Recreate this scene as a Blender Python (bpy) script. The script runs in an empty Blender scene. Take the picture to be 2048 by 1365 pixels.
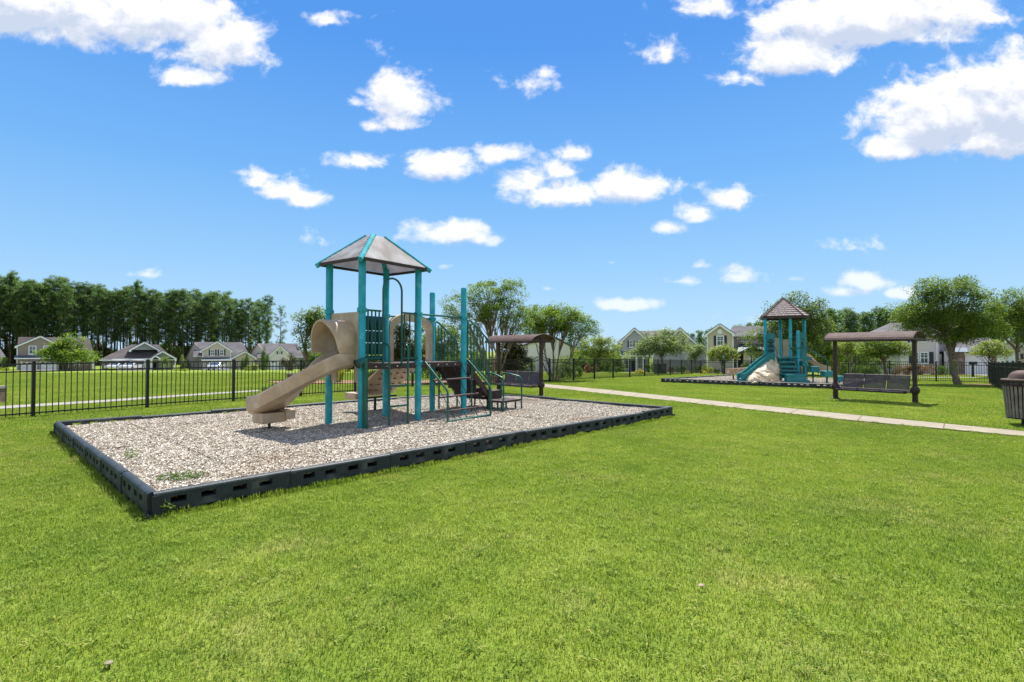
import bpy, math, random
from math import sin, cos, pi, sqrt, atan2, radians, hypot, exp
from mathutils import Vector, Matrix, noise as mnoise
R = random.Random(11)
S = bpy.context.scene
COL = S.collection
# ------------------------------------------------------------------ camera
FPX = 1050.0; PITCH = math.atan(19.5/FPX); HC = 1.5
cam = bpy.data.cameras.new('camera'); co = bpy.data.objects.new('camera', cam); COL.objects.link(co)
cam.sensor_width = 36; cam.lens = FPX/2048*36; cam.clip_start = .05; cam.clip_end = 5000
co.location = (0, 0, HC); co.rotation_euler = (pi/2+PITCH, 0, 0); S.camera = co
# ------------------------------------------------------------------ light and sky
SUN = Vector((.18, .48, 1.0)).normalized()
EL = math.asin(SUN.z); AZ = atan2(SUN.x, SUN.y)
sl = bpy.data.lights.new('sun', 'SUN'); sl.energy = 4.6; sl.angle = radians(.5); sl.color = (1, .965, .9)
so = bpy.data.objects.new('sun', sl); COL.objects.link(so); so.location = (20, 40, 60)
so.rotation_euler = SUN.to_track_quat('Z', 'Y').to_euler()
S.view_settings.view_transform = 'Standard'; S.view_settings.look = 'None'
S.view_settings.gamma = 1; S.view_settings.exposure = 1.08; S.view_settings.use_curve_mapping = False
S.cycles.max_bounces = 6; S.cycles.diffuse_bounces = 3; S.cycles.transparent_max_bounces = 8
W = bpy.data.worlds.new('World'); S.world = W; W.use_nodes = True
def ramp(N, stops):
    r = N('ShaderNodeValToRGB'); e = r.color_ramp.elements
    while len(e) < len(stops): e.new(.5)
    for i, (p, c) in enumerate(stops): e[i].position = p; e[i].color = (*c, 1)
    return r
def world():
    nt = W.node_tree; nt.nodes.clear(); N = nt.nodes.new; L = nt.links.new
    sky = N('ShaderNodeTexSky'); sky.sky_type = 'NISHITA'; sky.sun_disc = False
    sky.sun_elevation = EL; sky.sun_rotation = AZ; sky.air_density = 1.0; sky.dust_density = .3; sky.ozone_density = 2.0
    tc = N('ShaderNodeTexCoord'); sep = N('ShaderNodeSeparateXYZ'); L(tc.outputs['Generated'], sep.inputs[0])
    rp = ramp(N, [(0, (.225, .345, .46)), (.06, (.205, .330, .46)), (.16, (.145, .285, .455)), (.30, (.083, .222, .445)), (.50, (.040, .155, .41)), (1, (.02, .10, .32))])
    L(sep.outputs[2], rp.inputs[0])
    nk = N('ShaderNodeVectorMath'); nk.operation = 'SCALE'; L(sky.outputs[0], nk.inputs[0]); nk.inputs['Scale'].default_value = .10
    mul = N('ShaderNodeMix'); mul.data_type = 'RGBA'; mul.inputs[0].default_value = .06; L(rp.outputs[0], mul.inputs[6]); L(nk.outputs[0], mul.inputs[7])
    b1 = N('ShaderNodeBackground'); b1.inputs[1].default_value = 1.0; L(mul.outputs[2], b1.inputs[0])
    def M(op, a, b=None, c=None, clamp=False):
        n = N('ShaderNodeMath'); n.operation = op; n.use_clamp = clamp
        for i, v in enumerate((a, b, c)):
            if v is None: continue
            if isinstance(v, (int, float)): n.inputs[i].default_value = v
            else: L(v, n.inputs[i])
        return n.outputs[0]
    yy = M('MAXIMUM', sep.outputs[1], .05)
    u = M('DIVIDE', sep.outputs[0], yy); v = M('DIVIDE', sep.outputs[2], yy)
    cmb = N('ShaderNodeCombineXYZ'); L(u, cmb.inputs[0]); L(v, cmb.inputs[1])
    # cumulus clouds: centre and half sizes, given as directions (tangents of azimuth and elevation)
    CL = [(40,10,300,95,1.5),(250,35,260,85,1.4),(430,90,110,80,1.25),(375,150,75,30,.8),(540,110,40,45,.35),(655,35,50,18,.5),
          (800,200,85,62,1.0),(790,245,70,25,.8),(705,205,40,20,.5),(718,322,62,27,.9),(560,380,75,30,.9),(505,365,40,25,.8),(612,400,45,28,.8),
          (880,335,72,42,1.1),(1000,308,52,28,.9),(1065,365,60,42,.9),(1120,390,100,42,1.1),(1255,375,90,45,1.1),(1160,305,42,28,.8),(1115,345,50,26,.7),
          (895,470,90,34,1),(960,480,45,18,.7),(1455,400,60,36,1),(1395,430,50,28,.8),(1340,455,40,20,.8),
          (1740,40,230,90,1.5),(1850,20,200,65,1.3),(1600,110,140,60,1.3),(1480,150,60,20,.5),(1400,15,90,30,.9),(1340,95,60,40,.35),(1930,75,60,14,.4),
          (1900,240,165,100,1.6),(2030,215,150,130,1.7),(1790,295,90,38,1.05),(1980,280,170,55,1.4),(1800,190,70,50,.45),
          (1725,565,62,28,1),(1690,585,50,18,.8),(1800,590,30,14,.8),(1250,612,85,14,.75),(1715,497,55,16,.45),(1485,560,50,20,.5),(1365,563,50,10,.5),
          (1408,532,30,10,.5),(1225,525,22,9,.55),(1095,578,25,9,.6),(890,532,30,10,.5),(290,550,45,8,.3),(1045,168,70,26,.42),(1090,145,40,14,.35),
          (750,95,30,25,.25),(1590,558,22,10,.4),(960,545,18,8,.35),(660,480,45,30,.22),(1540,635,80,16,.3)]
    cl = []
    for (x, y, rx, ry, k) in CL:
        el = (702-y)/FPX
        cl.append(((x-1024)/FPX, el, rx*1.18/FPX, ry*1.25/FPX, k))
    def field(vec):
        acc = None
        for (a, b, rx, ry, k) in cl:
            s = N('ShaderNodeVectorMath'); s.operation = 'SUBTRACT'; L(vec, s.inputs[0]); s.inputs[1].default_value = (a, b, 0)
            m = N('ShaderNodeVectorMath'); m.operation = 'MINIMUM'; L(s.outputs[0], m.inputs[0]); m.inputs[1].default_value = (9, 0, 9)
            q = N('ShaderNodeVectorMath'); q.operation = 'MULTIPLY_ADD'; L(m.outputs[0], q.inputs[0]); q.inputs[1].default_value = (0, .7, 0); L(s.outputs[0], q.inputs[2])
            t = N('ShaderNodeVectorMath'); t.operation = 'MULTIPLY'; L(q.outputs[0], t.inputs[0]); t.inputs[1].default_value = (1/rx, 1/ry, 0)
            l = N('ShaderNodeVectorMath'); l.operation = 'LENGTH'; L(t.outputs[0], l.inputs[0])
            f = M('MULTIPLY_ADD', l.outputs['Value'], -k, k)
            f = f if k > .7 else M('MINIMUM', f, k)
            acc = f if acc is None else M('SMOOTH_MAX', acc, f, .12)
        return M('MAXIMUM', acc, -.6)
    def nz(vec, sc, det, rough, dist=0.0, off=(0, 0, 0), sq=1.35):
        mp = N('ShaderNodeMapping'); mp.inputs['Location'].default_value = off; mp.inputs['Scale'].default_value = (1, sq, 1); L(vec, mp.inputs[0])
        n = N('ShaderNodeTexNoise'); n.noise_dimensions = '2D'; n.inputs['Scale'].default_value = sc; n.inputs['Detail'].default_value = det
        n.inputs['Roughness'].default_value = rough; n.inputs['Distortion'].default_value = dist; L(mp.outputs[0], n.inputs['Vector']); return n.outputs[0]
    def dens(vec, det):
        f = field(vec)
        a = nz(vec, 11, det, .58, .25); b = nz(vec, 38, 5, .6, .2, (3, 5, 0))
        n = M('MULTIPLY_ADD', a, 1.75, -.82)
        n = M('ADD', n, M('MULTIPLY_ADD', b, .5, -.25))
        return M('ADD', f, n)
    d0 = dens(cmb.outputs[0], 8)
    of = N('ShaderNodeVectorMath'); of.operation = 'ADD'; L(cmb.outputs[0], of.inputs[0]); of.inputs[1].default_value = (.006, .030, 0)
    d1 = dens(of.outputs[0], 5)
    mr = N('ShaderNodeMapRange'); mr.interpolation_type = 'SMOOTHSTEP'; L(d0, mr.inputs[0]); mr.inputs[1].default_value = .11; mr.inputs[2].default_value = .74
    up = N('ShaderNodeMapRange'); L(v, up.inputs[0]); up.inputs[1].default_value = .01; up.inputs[2].default_value = .05
    fr = M('GREATER_THAN', sep.outputs[1], .06)
    al = M('MULTIPLY', M('MULTIPLY', mr.outputs[0], up.outputs[0]), fr)
    lo = N('ShaderNodeMapRange'); L(v, lo.inputs[0]); lo.inputs[1].default_value = .08; lo.inputs[2].default_value = .32; lo.inputs[3].default_value = .62; lo.inputs[4].default_value = .97
    al = M('MULTIPLY', al, lo.outputs[0])
    # unseen broken cloud behind the viewpoint, added as fill for surfaces facing it
    nb = N('ShaderNodeTexNoise'); nb.inputs['Scale'].default_value = 3.2; nb.inputs['Detail'].default_value = 5; L(tc.outputs['Generated'], nb.inputs['Vector'])
    mb_ = N('ShaderNodeMapRange'); L(nb.outputs[0], mb_.inputs[0]); mb_.inputs[1].default_value = .44; mb_.inputs[2].default_value = .56
    bk = M('MULTIPLY', M('LESS_THAN', sep.outputs[1], .06), M('MULTIPLY', mb_.outputs[0], M('GREATER_THAN', sep.outputs[2], .02)))
    al = M('MAXIMUM', al, bk)
    df = M('SUBTRACT', d1, M('MULTIPLY', d0, .55))
    sh = N('ShaderNodeMapRange'); sh.interpolation_type = 'SMOOTHSTEP'; L(df, sh.inputs[0]); sh.inputs[1].default_value = -.05; sh.inputs[2].default_value = .85
    mx = N('ShaderNodeMix'); mx.data_type = 'RGBA'; L(sh.outputs[0], mx.inputs[0])
    mx.inputs[6].default_value = (1.0, .985, .985, 1); mx.inputs[7].default_value = (.56, .63, .77, 1)
    b2 = N('ShaderNodeBackground'); b2.inputs[1].default_value = .54; L(mx.outputs[2], b2.inputs[0])
    ms = N('ShaderNodeMixShader'); L(al, ms.inputs[0]); L(b1.outputs[0], ms.inputs[1]); L(b2.outputs[0], ms.inputs[2])
    out = N('ShaderNodeOutputWorld'); L(ms.outputs[0], out.inputs[0])
    W.cycles.sampling_method = 'MANUAL'; W.cycles.sample_map_resolution = 512
world()
# ------------------------------------------------------------------ helpers
def lerp(x, xs, ys):
    if x <= xs[0]: return ys[0]
    for i in range(1, len(xs)):
        if x <= xs[i]:
            t = (x-xs[i-1])/(xs[i]-xs[i-1]); return ys[i-1]+(ys[i]-ys[i-1])*t
    return ys[-1]
def gz(x, y):
    z = lerp(y, [14, 30, 45, 60, 85, 105, 130], [0, -.19, -.42, -.9, -1.78, -2.3, -2.6])
    if y > 10: z -= .008*min(30, max(0, x-5))*min(1, (y-10)/14)
    return z
def ray(px, py):
    a = (px-1024)/FPX; b = (682.5-py)/FPX
    return Vector((a, cos(PITCH)-b*sin(PITCH), sin(PITCH)+b*cos(PITCH)))
def at(px, py, Y):
    d = ray(px, py); return Vector((0, 0, HC)) + d*(Y/d.y)
def gp(px, py, dz=0):
    d = ray(px, py); Y = 2.0
    while Y < 400:
        p = Vector((0, 0, HC)) + d*(Y/d.y)
        if p.z < gz(p.x, p.y)+dz: return p
        Y += .02+Y*.0005
    return p
def tag(o, label=None, cat=None, group=None, kind=None):
    if label: o['label'] = label
    if cat: o['category'] = cat
    if group: o['group'] = group
    if kind: o['kind'] = kind
    return o
def empty(name, loc, rz=0, label=None, cat=None, group=None):
    o = bpy.data.objects.new(name, None); COL.objects.link(o); o.location = loc; o.rotation_euler = (0, 0, rz); o.empty_display_size = .2
    return tag(o, label, cat, group)
class MB:
    def __init__(s): s.v = []; s.f = []; s.sm = False
    def add(s, vs, fs):
        n = len(s.v); s.v += [tuple(p) for p in vs]; s.f += [tuple(i+n for i in f) for f in fs]; return s
    def box(s, a, b, m=None):
        x0, y0, z0 = a; x1, y1, z1 = b
        vs = [Vector(p) for p in ((x0,y0,z0),(x1,y0,z0),(x1,y1,z0),(x0,y1,z0),(x0,y0,z1),(x1,y0,z1),(x1,y1,z1),(x0,y1,z1))]
        if m: vs = [m@p for p in vs]
        return s.add(vs, [(0,3,2,1),(4,5,6,7),(0,1,5,4),(1,2,6,5),(2,3,7,6),(3,0,4,7)])
    def bar(s, p, q, w, h=None, up=(0,0,1)):
        p = Vector(p); q = Vector(q); h = h or w; d = (q-p); L = d.length
        if L < 1e-6: return s
        d /= L; up = Vector(up)
        if abs(d.dot(up)) > .95: up = Vector((1, 0, 0))
        r = d.cross(up).normalized(); t = r.cross(d)
        vs = [c+r*(a*w/2)+t*(b*h/2) for c in (p, q) for a, b in ((-1,-1),(1,-1),(1,1),(-1,1))]
        return s.add(vs, [(0,1,2,3),(7,6,5,4),(0,4,5,1),(1,5,6,2),(2,6,7,3),(3,7,4,0)])
    def tube(s, pts, r, n=8, cap=True):
        pts = [Vector(p) for p in pts]; m = len(pts); rs = r if isinstance(r, (list, tuple)) else [r]*m
        vs = []; ref = None
        for i, p in enumerate(pts):
            d = (pts[min(i+1, m-1)]-pts[max(i-1, 0)])
            d = d.normalized() if d.length > 1e-9 else Vector((0, 0, 1))
            if ref is None:
                ref = Vector((0, 0, 1)) if abs(d.z) < .9 else Vector((1, 0, 0))
            a = (ref-d*ref.dot(d))
            a = a.normalized() if a.length > 1e-6 else d.orthogonal().normalized()
            ref = a; b = d.cross(a)
            vs += [p+(a*cos(2*pi*k/n)+b*sin(2*pi*k/n))*rs[i] for k in range(n)]
        fs = [(i*n+k, i*n+(k+1)%n, (i+1)*n+(k+1)%n, (i+1)*n+k) for i in range(m-1) for k in range(n)]
        if cap: fs += [tuple(range(n))[::-1], tuple(range((m-1)*n, m*n))]
        s.sm = True
        return s.add(vs, fs)
    def lathe(s, c, prof, n=20):   # prof: (r,z)
        c = Vector(c); vs = [c+Vector((r*cos(2*pi*k/n), r*sin(2*pi*k/n), z)) for r, z in prof for k in range(n)]
        m = len(prof); fs = [(i*n+k, i*n+(k+1)%n, (i+1)*n+(k+1)%n, (i+1)*n+k) for i in range(m-1) for k in range(n)]
        fs += [tuple(range(n))[::-1], tuple(range((m-1)*n, m*n))]; s.sm = True
        return s.add(vs, fs)
    def prism(s, poly, a, b, m=None):  # poly in xz, extruded along y
        n = len(poly); vs = [Vector((x, y, z)) for y in (a, b) for x, z in poly]
        if m: vs = [m@p for p in vs]
        return s.add(vs, [tuple(range(n)), tuple(range(n, 2*n))[::-1]]+[(i, i+n, (i+1)%n+n, (i+1)%n) for i in range(n)])
    def slab(s, pts, t):  # planar polygon given thickness t downward along its normal
        pts = [Vector(p) for p in pts]; nrm = (pts[1]-pts[0]).cross(pts[2]-pts[0]).normalized(); n = len(pts)
        vs = pts+[p-nrm*t for p in pts]
        return s.add(vs, [tuple(range(n)), tuple(range(n, 2*n))[::-1]]+[(i, i+n, (i+1)%n+n, (i+1)%n) for i in range(n)])
    def ball(s, c, r, n=10, m=7, sq=(1,1,1)):
        c = Vector(c); prof = [(sin(pi*i/m), -cos(pi*i/m)) for i in range(m+1)]; prof[0] = (.02, -1); prof[-1] = (.02, 1)
        vs = [c+Vector((a*cos(2*pi*k/n)*sq[0], a*sin(2*pi*k/n)*sq[1], z*sq[2]))*r for a, z in prof for k in range(n)]
        fs = [(i*n+k, i*n+(k+1)%n, (i+1)*n+(k+1)%n, (i+1)*n+k) for i in range(m) for k in range(n)]
        s.sm = True; return s.add(vs, fs+[tuple(range(n))[::-1], tuple(range(m*n, m*n+n))])
    def build(s, name, mat, parent=None, smooth=None, bevel=0):
        me = bpy.data.meshes.new(name); me.from_pydata(s.v, [], s.f); me.materials.append(mat)
        o = bpy.data.objects.new(name, me); COL.objects.link(o)
        if parent: o.parent = parent
        if (s.sm if smooth is None else smooth):
            me.polygons.foreach_set('use_smooth', [True]*len(me.polygons))
            try: me.set_sharp_from_angle(angle=radians(38))
            except Exception: pass
        if bevel:
            bv = o.modifiers.new('bevel', 'BEVEL'); bv.width = bevel; bv.segments = 2; bv.limit_method = 'ANGLE'
        me.update(); return o
def copy_tree(o, parent=None):
    c = o.copy(); COL.objects.link(c)
    if parent: c.parent = parent
    for ch in list(o.children): copy_tree(ch, c)
    return c
# ------------------------------------------------------------------ materials
def mat(name, c, rough=.55, var=.12, vs=3.0, bump=0, bs=40, spec=.4, metal=0, c2=None, c2amt=(.45, .7), coat=0):
    m = bpy.data.materials.new(name); m.use_nodes = True; nt = m.node_tree; N = nt.nodes.new; L = nt.links.new
    b = nt.nodes['Principled BSDF']; b.inputs['Roughness'].default_value = rough; b.inputs['Metallic'].default_value = metal
    b.inputs['Specular IOR Level'].default_value = spec; b.inputs['Coat Weight'].default_value = coat
    tc = N('ShaderNodeTexCoord'); n = N('ShaderNodeTexNoise'); n.inputs['Scale'].default_value = vs; n.inputs['Detail'].default_value = 6; n.inputs['Roughness'].default_value = .62
    L(tc.outputs['Object'], n.inputs['Vector'])
    c2 = c2 or tuple(min(1, x*(1+var*2)) for x in c)
    r = ramp(N, [(c2amt[0]-.12, tuple(x*(1-var) for x in c)), (c2amt[0]+.05, c), (c2amt[1], c2)])
    L(n.outputs[0], r.inputs[0]); L(r.outputs[0], b.inputs['Base Color'])
    if bump:
        n2 = N('ShaderNodeTexNoise'); n2.inputs['Scale'].default_value = bs; n2.inputs['Detail'].default_value = 4; L(tc.outputs['Object'], n2.inputs['Vector'])
        bp = N('ShaderNodeBump'); bp.inputs['Strength'].default_value = bump; bp.inputs['Distance'].default_value = .01; L(n2.outputs[0], bp.inputs['Height']); L(bp.outputs[0], b.inputs['Normal'])
    return m
def siding(name, c, period=.16):
    m = mat(name, c, .6, .04, .6); nt = m.node_tree; N = nt.nodes.new; L = nt.links.new; b = nt.nodes['Principled BSDF']
    tc = N('ShaderNodeTexCoord'); w = N('ShaderNodeTexWave'); w.bands_direction = 'Z'; w.wave_profile = 'SAW'; w.inputs['Scale'].default_value = 2*pi/period/20*1.0
    L(tc.outputs['Object'], w.inputs['Vector']); bp = N('ShaderNodeBump'); bp.inputs['Strength'].default_value = 1; bp.inputs['Distance'].default_value = .05
    L(w.outputs[0], bp.inputs['Height']); L(bp.outputs[0], b.inputs['Normal']); return m
def leafmat(name, cols, trans=.35, wscale=1.2):
    m = bpy.data.materials.new(name); m.use_nodes = True; nt = m.node_tree; nt.nodes.clear(); N = nt.nodes.new; L = nt.links.new
    g = N('ShaderNodeNewGeometry'); n = N('ShaderNodeTexNoise'); n.inputs['Scale'].default_value = wscale; n.inputs['Detail'].default_value = 3
    L(g.outputs['Position'], n.inputs['Vector'])
    a = N('ShaderNodeMath'); a.operation = 'MULTIPLY_ADD'; L(g.outputs['Random Per Island'], a.inputs[0]); a.inputs[1].default_value = .5
    L(n.outputs[0], a.inputs[2]); s = N('ShaderNodeMath'); s.operation = 'SUBTRACT'; L(a.outputs[0], s.inputs[0]); s.inputs[1].default_value = .25
    r = ramp(N, [(.25+.5*i/(len(cols)-1), c) for i, c in enumerate(cols)]); L(s.outputs[0], r.inputs[0])
    d = N('ShaderNodeBsdfPrincipled'); d.inputs['Roughness'].default_value = .55; d.inputs['Specular IOR Level'].default_value = .2; L(r.outputs[0], d.inputs['Base Color'])
    t = N('ShaderNodeBsdfTranslucent'); br = N('ShaderNodeMix'); br.data_type = 'RGBA'; br.blend_type = 'MULTIPLY'; br.inputs[0].default_value = 1
    br.inputs[7].default_value = (1.9, 1.9, .7, 1); L(r.outputs[0], br.inputs[6]); L(br.outputs[2], t.inputs[0])
    x = N('ShaderNodeMixShader'); x.inputs[0].default_value = trans; L(d.outputs[0], x.inputs[1]); L(t.outputs[0], x.inputs[2])
    o = N('ShaderNodeOutputMaterial'); L(x.outputs[0], o.inputs[0]); return m
def grassmat(name, blade=True):
    m = bpy.data.materials.new(name); m.use_nodes = True; nt = m.node_tree; nt.nodes.clear(); N = nt.nodes.new; L = nt.links.new
    g = N('ShaderNodeNewGeometry')
    def nz(sc, det=3, sxy=(1, 1)):
        mp = N('ShaderNodeMapping'); mp.inputs['Scale'].default_value = (sxy[0], sxy[1], 0); L(g.outputs['Position'], mp.inputs[0])
        n = N('ShaderNodeTexNoise'); n.inputs['Scale'].default_value = sc; n.inputs['Detail'].default_value = det; n.inputs['Roughness'].default_value = .6; L(mp.outputs[0], n.inputs['Vector']); return n.outputs[0]
    def M(op, a, b, c=None):
        n = N('ShaderNodeMath'); n.operation = op
        for i, v in enumerate((a, b, c)):
            if v is None: continue
            if isinstance(v, (int, float)): n.inputs[i].default_value = v
            else: L(v, n.inputs[i])
        return n.outputs[0]
    base = M('MULTIPLY_ADD', nz(.35), .8, -.4)
    base = M('ADD', base, M('MULTIPLY_ADD', nz(2.2, 4), .55, -.275))
    if blade: base = M('ADD', base, M('MULTIPLY_ADD', g.outputs['Random Per Island'], .80, -.40))
    else: base = M('ADD', base, M('MULTIPLY_ADD', nz(45, 3), .9, -.45))
    base = M('ADD', base, .48)
    r = ramp(N, [(.10, (.092, .160, .024)), (.36, (.160, .236, .032)), (.60, (.232, .30, .043)), (.92, (.36, .365, .105))])
    L(base, r.inputs[0])
    if not blade:
        for e in r.color_ramp.elements: e.color = tuple(x*.80 for x in e.color[:3])+(1,)
    # dry straw blades and thin spots
    dry = M('ADD', nz(.9, 5), M('MULTIPLY', g.outputs['Random Per Island'], .35) if blade else M('MULTIPLY', nz(60, 2), .35))
    mr = N('ShaderNodeMapRange'); L(dry, mr.inputs[0]); mr.inputs[1].default_value = .72; mr.inputs[2].default_value = 1.02; mr.inputs[4].default_value = .75
    mx = N('ShaderNodeMix'); mx.data_type = 'RGBA'; L(mr.outputs[0], mx.inputs[0]); L(r.outputs[0], mx.inputs[6]); mx.inputs[7].default_value = (.36, .31, .13, 1)
    d = N('ShaderNodeBsdfPrincipled'); d.inputs['Roughness'].default_value = .6 if blade else .8; d.inputs['Specular IOR Level'].default_value = .12 if blade else .05
    if blade:
        L(mx.outputs[2], d.inputs['Base Color'])
        t = N('ShaderNodeBsdfTranslucent'); br = N('ShaderNodeMix'); br.data_type = 'RGBA'; br.blend_type = 'MULTIPLY'; br.inputs[0].default_value = 1
        br.inputs[7].default_value = (1.4, 1.5, .7, 1); L(mx.outputs[2], br.inputs[6]); L(br.outputs[2], t.inputs[0])
        x = N('ShaderNodeMixShader'); x.inputs[0].default_value = .42; L(d.outputs[0], x.inputs[1]); L(t.outputs[0], x.inputs[2]); res = x.outputs[0]
    else:
        L(mx.outputs[2], d.inputs['Base Color'])
        bp = N('ShaderNodeBump'); bp.inputs['Strength'].default_value = .9; bp.inputs['Distance'].default_value = .04; L(nz(30, 5), bp.inputs['Height']); L(bp.outputs[0], d.inputs['Normal']); res = d.outputs[0]
    o = N('ShaderNodeOutputMaterial'); L(res, o.inputs[0]); return m
MT = {}
MT['blade'] = grassmat('grass_blades'); MT['lawn'] = grassmat('lawn', False)
MT['teal'] = mat('teal_paint', (.010, .31, .37), .42, .18, 5, c2=(.09, .40, .44), c2amt=(.48, .72), bump=.05, bs=80)
MT['teal_pl'] = mat('teal_plastic', (.008, .17, .18), .45, .15, 2, c2=(.03, .24, .24))
MT['green'] = mat('green_pipe', (.006, .085, .06), .35, .15, 4)
MT['darkteal'] = mat('dark_teal_plastic', (.006, .06, .085), .35, .15, 4)
MT['tan'] = mat('tan_plastic', (.44, .32, .21), .45, .16, 4.5, c2=(.52, .41, .30), c2amt=(.46, .68), bump=.06, bs=60)
MT['brown'] = mat('brown_vinyl', (.050, .031, .027), .6, .15, 6, bump=.1, bs=90, c2=(.075, .05, .045), spec=.25)
MT['brownpale'] = mat('brown_canopy', (.105, .068, .058), .7, .12, 4, c2=(.15, .10, .09), spec=.15)
MT['black'] = mat('black_fence', (.008, .009, .010), .35, .2, 5)
MT['border'] = mat('border_plastic', (.026, .034, .037), .55, .3, 3.5, bump=.4, bs=55, c2=(.10, .105, .10), c2amt=(.5, .78), spec=.3)
MT['concrete'] = mat('concrete', (.25, .235, .20), .85, .12, 2.5, bump=.3, bs=60, spec=.1)
MT['white'] = mat('white_trim', (.72, .74, .76), .5, .03, 1)
MT['glass'] = mat('window_glass', (.045, .06, .08), .08, .3, .6, spec=.8)
MT['shutter'] = mat('shutter', (.018, .026, .05), .5, .1, 2)
MT['shingle'] = mat('shingles', (.085, .072, .072), .9, .2, .5, bump=.3, bs=8, c2=(.12, .105, .105), spec=.15)
MT['shingle2'] = mat('grey_shingles', (.105, .098, .105), .9, .2, .5, bump=.3, bs=8, spec=.15)
MT['slate'] = mat('blue_metal_roof', (.05, .075, .11), .5, .12, 2)
MT['bark'] = mat('bark', (.16, .12, .09), .9, .3, 6, bump=.6, bs=25, spec=.1)
MT['pinebark'] = mat('pine_bark', (.10, .075, .06), .9, .3, 3, bump=.6, bs=12, spec=.1)
MT['palebark'] = mat('pale_bark', (.22, .17, .12), .8, .25, 5, bump=.3, bs=25, spec=.1)
MT['pine'] = leafmat('pine_needles', [(.042, .088, .042), (.078, .14, .058), (.15, .215, .082)], .38, .5)  # bluish tint in the needle colour stands in for distance haze
MT['oak'] = leafmat('oak_leaves', [(.05, .09, .022), (.09, .145, .03), (.17, .22, .06)], .38)
MT['elm'] = leafmat('elm_leaves', [(.04, .085, .02), (.08, .14, .024), (.19, .23, .03)], .4)
MT['myrtle'] = leafmat('myrtle_leaves', [(.055, .105, .016), (.10, .17, .024), (.19, .25, .035)], .42)
MT['yellowgreen'] = leafmat('pale_leaves', [(.10, .14, .03), (.17, .22, .05), (.26, .30, .10)], .35)
MT['magnolia'] = leafmat('magnolia_leaves', [(.02, .045, .012), (.05, .07, .02), (.22, .13, .045)], .1, 2)
MT['shrub'] = leafmat('shrub_leaves', [(.03, .065, .014), (.065, .12, .02), (.12, .18, .03)], .3, 3)
MT['shrubyel'] = leafmat('yellow_shrub', [(.12, .18, .02), (.22, .28, .03), (.42, .40, .05)], .3, 3)
MT['redshrub'] = leafmat('red_shrub', [(.10, .05, .03), (.16, .08, .05), (.16, .12, .05)], .25, 3)
MT['bluegreen'] = leafmat('holly_leaves', [(.09, .13, .06), (.15, .20, .09), (.25, .30, .15)], .35)
MT['yellow'] = leafmat('yellow_flowers', [(.30, .30, .03), (.55, .45, .03), (.6, .55, .1)], .2, 4)
# ------------------------------------------------------------------ ground, mulch beds, paths
NC = Vector((-3.24, 4.76)); A1 = Vector((.69, .724)).normalized(); B1 = Vector((-A1.y, A1.x)); W1, D1 = 9.92, 6.75
L2 = Vector((8.0, 28.0)); E2 = Vector((.757, -.653)).normalized(); G2 = Vector((-E2.y, E2.x)); W2, D2 = 8.3, 10.8
def inbed(x, y, m=0):
    d = Vector((x, y))-NC; a, b = d.dot(A1), d.dot(B1)
    if -m < a < W1+m and -m < b < D1+m: return 1
    d = Vector((x, y))-L2; a, b = d.dot(E2), d.dot(G2)
    if -m < a < W2+m and -m < b < D2+m: return 2
    return 0
def ground():
    def axis(lo, hi, c0, c1, st):
        a = []; x = c0
        while x <= c1+1e-6: a.append(x); x += st
        s = st; x = a[-1]
        while x < hi: s *= 1.25; x += s; a.append(x)
        s = st; x = a[0]; pre = []
        while x > lo: s *= 1.25; x -= s; pre.append(x)
        return pre[::-1]+a
    xs = axis(-1500, 1500, -60, 60, 2.0); ys = axis(-60, 3000, -6, 140, 1.5)
    m = MB(); nx = len(xs)
    m.v = [(x, y, gz(x, y)) for y in ys for x in xs]
    m.f = [(j*nx+i, j*nx+i+1, (j+1)*nx+i+1, (j+1)*nx+i) for j in range(len(ys)-1) for i in range(nx-1)]
    tag(m.build('lawn', MT['lawn'], smooth=True), kind='structure')
ground()
def strip(name, left, right, mt, dz, th=.0, sub=8):
    m = MB(); vs = []
    P = []
    for i in range(len(left)-1):
        for k in range(sub):
            t = k/sub; P.append((left[i].lerp(left[i+1], t), right[i].lerp(right[i+1], t)))
    P.append((left[-1], right[-1]))
    for a, b in P:
        for p in (a, b): vs.append((p.x, p.y, gz(p.x, p.y)+dz))
    n = len(P); vs += [(x, y, z-.25) for x, y, z in vs]
    fs = [(2*i, 2*i+1, 2*i+3, 2*i+2) for i in range(n-1)]
    fs += [(2*i+2*n, 2*i, 2*i+2, 2*i+2+2*n) for i in range(n-1)]+[(2*i+1, 2*i+1+2*n, 2*i+3+2*n, 2*i+3) for i in range(n-1)]
    m.add(vs, fs); return tag(m.build(name, mt, smooth=False), kind='structure'), P
def G(px, py): p = gp(px, py); return Vector((p.x, p.y))
farE = [G(*p) for p in ((1080, 768.5), (1220, 781.5), (1500, 811), (1700, 831), (2048, 865.6), (2300, 887))]
nearE = [G(*p) for p in ((1062, 772.5), (1205, 788.5), (1470, 817.5), (1690, 841.5), (2048, 875), (2300, 900))]
def slabmat(name, c, joint):
    m = mat(name, c, .85, .12, 2.2, bump=.3, bs=60, spec=.1, c2=tuple(min(1, x*1.2) for x in c)); return m
path, PP = strip('path', nearE, farE, slabmat('path_concrete', (.255, .222, .165), 1), .022)
edge = MB()
for i in range(1, len(PP)):
    a, b = PP[i-1], PP[i]
    for s_, w_ in ((0, .05), (1, .13)):
        p, q = a[s_], b[s_]; o_ = a[1-s_]; n_ = (p-o_).normalized()*w_
        edge.add([(p.x, p.y, gz(p.x, p.y)+.012), (q.x, q.y, gz(q.x, q.y)+.012), (q.x+n_.x, q.y+n_.y, gz(q.x, q.y)+.012), (p.x+n_.x, p.y+n_.y, gz(p.x, p.y)+.012)], [(0, 1, 2, 3)])
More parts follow.
